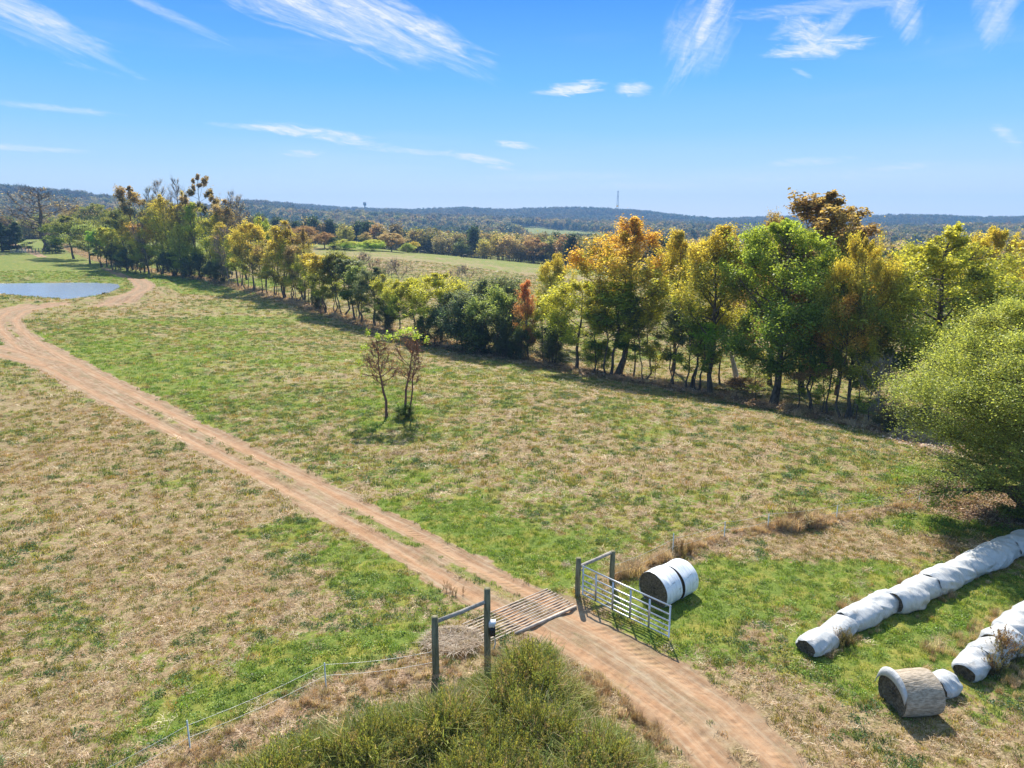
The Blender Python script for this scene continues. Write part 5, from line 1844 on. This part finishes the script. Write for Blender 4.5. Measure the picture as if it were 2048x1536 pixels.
# ============================================================ bales
def bale_mesh(seed, R0, L, sag=0.12, wr=0.05, bulge=0.12, n=40, m_=72, cap=True, twist=0.0):
    """lumpy cylinder along local x, resting on z=0"""
    Rn = np.random.RandomState(seed)
    s_ = np.linspace(0, 1, n)
    a = np.arange(m_) * 2 * math.pi / m_
    Sg, Ag = np.meshgrid(s_, a, indexing='ij')
    prof = (1 - bulge) + bulge * np.clip(1 - np.abs(2 * Sg - 1) ** 3.0, 0, 1) ** 0.6
    ph = Rn.uniform(0, 50)
    # creases slanting round the bale
    ca_, sa_ = np.cos(Ag) * 1.6, np.sin(Ag) * 1.6
    def tri(fr, sd):
        return 1 - np.abs(2 * vn(Sg * fr + ca_ * .7 + ph, sa_ * 1.1 + Sg * twist + ph, sd) - 1)
    w_ = tri(2.4, seed) * 1.15 + tri(6.0, seed + 1) * 0.3 + (vn(Sg * 14 + ph, Ag * 2.2, seed + 2) - .5) * 0.25
    low = (vn(Sg * 1.5 + ph, ca_ + sa_ * .5 + ph, seed + 5) - .5)
    rr = R0 * (prof + (w_ - 0.9) * wr + low * 0.10)
    X = (Sg - .5) * L
    Y = rr * np.cos(Ag) * (1 + sag * .5)
    Z = rr * np.sin(Ag)
    Z = np.where(Z < 0, Z * (1 - sag), Z * (1 - sag * .35))
    zmin = -R0 * (1 - sag) * 0.93
    # widen and flatten at the ground
    Z = np.maximum(Z, zmin)
    Y = Y * (1 + 0.12 * sst(-Z, 0, R0))
    Z = Z - zmin - 0.03
    V = np.stack([X, Y, Z], -1).reshape(-1, 3)
    i = np.arange(n - 1)[:, None] * m_
    j = np.arange(m_)[None, :]
    j2 = (j + 1) % m_
    Fq = np.stack([i + j, i + m_ + j, i + m_ + j2, i + j2], -1).reshape(-1, 4)
    return V, Fq, (Y, Z)


def end_disc(seed, Yr, Zr, x, out, nr=10, inset=0.03):
    Rn = np.random.RandomState(seed)
    cy_, cz_ = Yr.mean(), Zr.mean()
    m_ = len(Yr)
    V = []
    for k in range(nr + 1):
        f = k / nr * 0.985
        dx = inset * (1 if f < .95 else 0) + Rn.normal(0, .012, m_)
        V.append(np.stack([np.full(m_, x) - out * dx - out * 0.02, cy_ + (Yr - cy_) * f, cz_ + (Zr - cz_) * f], -1))
    V = np.concatenate(V)
    i = np.arange(nr)[:, None] * m_
    j = np.arange(m_)[None, :]
    j2 = (j + 1) % m_
    Fq = np.stack([i + j, i + m_ + j, i + m_ + j2, i + j2], -1).reshape(-1, 4)
    if out < 0:
        Fq = Fq[:, ::-1]
    return V, Fq


def make_bale(name, loc, rz, seed, R0, L, label, group=None, ends=(True, True), tilt=0.0, wrapm=None, hay=None, **kw):
    root = empty(name, loc, rz)
    root.rotation_euler = (0, tilt, rz)
    V, Fq, (Y, Z) = bale_mesh(seed, R0, L, **kw)
    w_ = link('wrap', mesh_np('wrap', V, Fq, wrapm or M_WRAP, smooth=True), root)
    for k, (flag, out) in enumerate(zip(ends, (-1, 1))):
        if flag:
            row = 0 if out < 0 else -1
            Vd, Fd = end_disc(seed + k, Y[row], Z[row], out * L / 2, out)
            link('hay_end', mesh_np('hay_end', Vd, Fd, hay or M_HAY, smooth=True), root)
    tag(root, label, 'hay bale', group)
    return root


# first row
va = np.array(BALE_A)
vb = np.array(BALE_B)
d = vb - va
Lr = float(np.linalg.norm(d))
u = d / Lr
rz = math.atan2(u[1], u[0])
nb_ = 12
ORD = ['nearest', 'second', 'third', 'fourth', 'fifth', 'sixth', 'seventh', 'eighth', 'ninth', 'tenth', 'eleventh', 'twelfth', 'thirteenth', 'fourteenth']
DET = ['sagging with its torn dark hay end showing', 'low and pulled tight next to brown grass', 'rounded with loose folds', 'broad and smooth on top', 'with a deep crease across it', 'rising a bit higher',
       'with brown grass grown against its side', 'with a slanting fold', 'smooth and pale', 'before the dark gap', 'just past the dark gap', 'cut off by the right edge of the photo']
pos = 0.0
st_ = Lr / nb_
for k in range(nb_):
    Lb = st_ * (1.32 if k else 1.05)
    c = va + u * (st_ * (k + .5) + (0 if k else -.10))
    R0 = [0.38, 0.36, 0.42, 0.41, 0.49, 0.45, 0.51, 0.44, 0.49, 0.52, 0.46, 0.50][k]
    off = np.array([-u[1], u[0]]) * rs.normal(0, .10)
    make_bale('wrapped_bale', (c[0] + off[0], c[1] + off[1], 0.02), rz + rs.normal(0, .05), 200 + k, R0, Lb,
              '%s white bale of the longer row, %s' % (ORD[k], DET[k]), 'white wrapped bales in the longer row', ends=(True, True),
              sag=0.24 if k < 2 else .17, wr=0.15, bulge=0.30, tilt=rs.normal(0, .06), twist=rs.uniform(-3, 3))
# dark cloth-like gap (exposed hay) between tenth and eleventh
# second row
va = np.array(ROW2_A)
vb = np.array(ROW2_B)
d = vb - va
Lr = float(np.linalg.norm(d))
u = d / Lr
rz = math.atan2(u[1], u[0])
nb_ = 5
st_ = Lr / nb_
DET2 = ['drooping open over a dark hollow', 'with brown stains and a dark slit', 'with a tuft of dead grass on top', 'smooth beside a bushy dead weed', 'cut off by the right edge of the photo']
for k in range(nb_):
    c = va + u * (st_ * (k + .5))
    make_bale('wrapped_bale', (c[0], c[1], 0.02), rz + rs.normal(0, .05), 260 + k, [0.38, 0.45, 0.50, 0.58, 0.60][k], st_ * 1.2,
              '%s white bale of the shorter row, %s' % (ORD[k], DET2[k]), 'white wrapped bales in the shorter row',
              sag=.18, wr=0.14, bulge=0.28, tilt=rs.normal(0, .05), twist=rs.uniform(-3, 3))
# standing brown bale at the head of the second row, with its white rag
x, y, z = at(1838, 1440)
bb = make_bale('hay_bale', (x, y + .50, 0.0), 0.12, 300, 0.60, 1.12, 'large brown net covered bale at the head of the shorter row', None,
               ends=(True, True), wrapm=M_HAYNET, sag=.08, wr=.03, bulge=.05)
# hanging plastic on its left end
a_ = np.linspace(0.15, 2.7, 26)
rowsV = []
for q, xx in enumerate((-.70, -.735, -.76)):
    rowsV.append(np.stack([np.full(26, xx + 0.15), 0.63 * np.cos(a_) * (1 + .02 * q), 0.56 + 0.62 * np.sin(a_) - 0.14 * q], -1))
V = np.concatenate(rowsV)
Fq = [[r_ * 26 + c_, r_ * 26 + c_ + 1, (r_ + 1) * 26 + c_ + 1, (r_ + 1) * 26 + c_] for r_ in range(2) for c_ in range(25)]
sh = link('torn_plastic', mesh_np('torn_plastic', V, Fq, M_WRAP, smooth=True), bb)
sh.modifiers.new('thick', 'SOLIDIFY').thickness = 0.02
x, y, z = at(1893, 1402)
make_bale('wrapped_bale', (x, y + .25, 0.0), 0.5, 310, 0.36, 0.7, 'small slumped white bale wedged behind the large brown bale', None, sag=.22, wr=.12, bulge=.2)

# pair of bales by the gate
fa = np.array([4.9, 22.35])
fb = np.array([6.25, 23.35])
u = (fb - fa) / np.linalg.norm(fb - fa)
rz = math.atan2(u[1], u[0])


def make_netwrap():
    m, n = mat('net_wrap')
    tc_ = n.n('ShaderNodeTexCoord').outputs['Object']
    z = n.noise(n.vmath('MULTIPLY', tc_, (7.0, 0.8, 0.8)).outputs[0], 2.2, 4, 0.6)
    st = n.noise(n.vmath('MULTIPLY', tc_, (1.2, 3.0, 3.0)).outputs[0], 1.6, 5, 0.7)
    col = n.mix(n.rng(z, 0.48, 0.66, 0, 0.6), (0.82, 0.84, 0.86), (0.46, 0.50, 0.56))
    col = n.mix(n.rng(st, 0.60, 0.70, 0, 0.7), col, (0.24, 0.22, 0.20))
    finish(n, pr(n, col, 0.3, normal=bumpn(n, z, 0.3, 0.03), spec=0.5))
    return m


M_NET = make_netwrap()
for k, (s0, lab) in enumerate(((0.42, 'nearer round bale of the pair behind the gate, dark hay end facing the camera'), (1.32, 'farther round bale of the pair behind the gate, against the dead grass'))):
    c = fa + u * s0
    off = np.array([-u[1], u[0]]) * (0.05 if k else 0)
    make_bale('round_bale', (c[0] + off[0], c[1] + off[1], 0.0), rz + (0.06 if k else -.02), 320 + k, 0.66, 0.80, lab, 'pair of round bales behind the gate', wrapm=M_NET,
              sag=.07, wr=.02, bulge=.03)

# flattened ring of dead hay by the tall brace
x, y, z = at(905, 1290)
V, Fq, at_ = blades(77, 1500, 0.85, 0.35, 0.014, lie=True)
V[:, 2] *= 2.2
r_ = np.hypot(V[:, 0], V[:, 1])
V[:, 2] += 0.12 * np.exp(-((r_ - .8) / .25) ** 2)
o = link('hay_ring', mesh_np('hay_ring', V, Fq, M_GRASS, at_), loc=(x, y, 0.06))
o['cola'] = [0.28, 0.21, 0.15]
o['colb'] = [0.46, 0.38, 0.30]
o.scale = (1.15, 0.85, .9)
tag(o, 'flattened ring of bleached dead hay behind the tall brace', 'hay heap')


# ============================================================ towers, cattle, duck, barn
def lattice(name, px, ybase, ytop, r, w0, label, kind_):
    a = az_of(px, ybase)
    x, y = r * math.sin(a), r * math.cos(a)
    z = tz(x, y)
    top = H0 + r * elev_tan(px, ytop)
    h = top - z
    root = empty(name, (x, y, z))
    mb = MB()
    if kind_ == 'lattice':
        c3 = [(math.cos(q) * w0, math.sin(q) * w0) for q in (0.5, 2.6, 4.7)]
        for cx_, cy_ in c3:
            mb.tube([(cx_, cy_, 0), (cx_ * .35, cy_ * .35, h)], 0.5, 5)
        nl = 14
        for k in range(nl):
            f0, f1 = k / nl, (k + 1) / nl
            s0, s1 = 1 - .65 * f0, 1 - .65 * f1
            for q in range(3):
                p, p2 = c3[q], c3[(q + 1) % 3]
                mb.tube([(p[0] * s0, p[1] * s0, h * f0), (p2[0] * s1, p2[1] * s1, h * f1)], 0.24, 4)
        mb.build('mast', M_TOWER, root)
        for hz in (h * .97, h * .76):
            mb = MB()
            for q in range(6):
                a_ = q * math.pi / 3
                mb.box((math.cos(a_) * 2.2, math.sin(a_) * 2.2, hz), (0.7, 0.7, 2.6))
                mb.tube([(0, 0, hz), (math.cos(a_) * 2.2, math.sin(a_) * 2.2, hz)], .12, 4)
            mb.build('antenna', M_TOWER, root)
    else:
        mb.tube([(0, 0, 0), (0, 0, h * .45), (0, 0, h * .75), (0, 0, h * .82)], [1.6, 1.2, 1.3, 2.6], 12)
        mb.build('column', M_TOWER, root)
        mb = MB()
        mb.tube([(0, 0, h * .80), (0, 0, h * .86), (0, 0, h * .97), (0, 0, h)], [2.6, 4.0, 4.0, 3.0], 16)
        mb.build('tank', M_TOWER, root)
    tag(root, label, 'tower')


lattice('radio_tower', 1235, 424, 382, 2450, 4.5, 'tall thin radio mast standing on the far ridge', 'lattice')
lattice('water_tower', 730, 420, 404, 1900, 4, 'small funnel shaped tower on the far ridge at left', 'water')


def skinned(name, pts, edges, rad, m, loc, rz=0, parent=None):
    me = bpy.data.meshes.new(name)
    me.from_pydata(pts, edges, [])
    me.materials.append(m)
    o = link(name, me, parent, loc)
    o.rotation_euler = (0, 0, rz)
    sk = o.modifiers.new('skin', 'SKIN')
    for i, r_ in enumerate(rad):
        v_ = me.skin_vertices[0].data[i]
        v_.radius = (r_, r_)
    me.skin_vertices[0].data[0].use_root = True
    o.modifiers.new('sub', 'SUBSURF').levels = 1
    o.modifiers['sub'].render_levels = 1
    return o


def cow(px, py, rz, label, graze=True):
    x, y, z = at(px, py)
    P = [(0, 0, 1.02), (-.75, 0, 1.08), (.65, 0, 1.08), (1.0, 0, 1.2 if not graze else 1.0), (1.3, 0, 1.45 if not graze else .45), (1.62, 0, 1.38 if not graze else .18),
         (.62, .2, .62), (.60, .22, .32), (.62, .22, .04), (.62, -.2, .62), (.64, -.22, .32), (.62, -.22, .04),
         (-.72, .22, .70), (-.85, .23, .40), (-.78, .23, .04), (-.72, -.22, .70), (-.85, -.23, .40), (-.78, -.23, .04), (-1.02, 0, 1.15), (-1.1, 0, .6)]
    E = [(0, 1), (0, 2), (2, 3), (3, 4), (4, 5), (2, 6), (6, 7), (7, 8), (2, 9), (9, 10), (10, 11), (1, 12), (12, 13), (13, 14), (1, 15), (15, 16), (16, 17), (1, 18), (18, 19)]
    Rr = [.40, .36, .37, .22, .17, .10, .13, .08, .06, .13, .08, .06, .16, .08, .06, .16, .08, .06, .07, .03]
    o = skinned('cow', P, E, Rr, M_COW, (x, y, z), rz)
    tag(o, label, 'cow', 'black cattle in the far pasture')


cow(845, 508, 0.2, 'black cow under the low green tree on the far pasture edge')
cow(930, 516, 2.9, 'black cow in front of the large conical tree')
cow(459, 553, 3.0, 'black cow glimpsed between trunks below the tall clump', graze=False)
# duck
x, y = flat(207, 588.5, -0.5)
dk = empty('duck', (x, y, -0.5))
skinned('body', [(0, 0, .1), (-.28, 0, .16), (.22, 0, .14), (.30, 0, .36), (.46, 0, .36)], [(0, 1), (0, 2), (2, 3), (3, 4)], [.2, .07, .12, .09, .03], M_COW, (0, 0, 0), parent=dk)
tag(dk, 'dark duck floating near the right end of the pond', 'duck')
# pale roofed barn behind the big bare tree
a = az_of(116, 442)
r = 520
x, y = r * math.sin(a), r * math.cos(a)
zt = H0 + r * elev_tan(116, 441)
root = empty('barn', (x, y, zt - 6.5), 0.4)
mb = MB()
mb.box((0, 0, 1.5), (9, 6, 9))
mb.build('wall', M_BARNW, root, smooth=False)
mb = MB()
for s_ in (-1, 1):
    mb.box((0, s_ * 1.75, 6.45), (9.8, 4.0, .18), Matrix.Rotation(-s_ * 0.38, 4, 'X'))
mb.build('roof', M_ROOF, root, smooth=False)
mb = MB()
mb.box((0, -3.02, 4), (2.5, .1, 3))
mb.build('door', M_TOWER, root, smooth=False)
tag(root, 'pale roofed barn far behind the big leafless tree', 'barn')

# ============================================================ haze
hz_m, n = mat('haze_air')
pvn = n.n('ShaderNodeVolumePrincipled', {'Color': (0.30, 0.58, 1.0, 1), 'Density': 0.00024, 'Anisotropy': 0.0})
n.n('ShaderNodeOutputMaterial', {'Volume': pvn.outputs[0]})
mb = MB()
mb.box((0, 0, 60), (7600, 7600, 190))
hz = mb.build('haze', hz_m, smooth=False)
tag(hz, 'thin blue air haze over the far hills', kind='stuff')
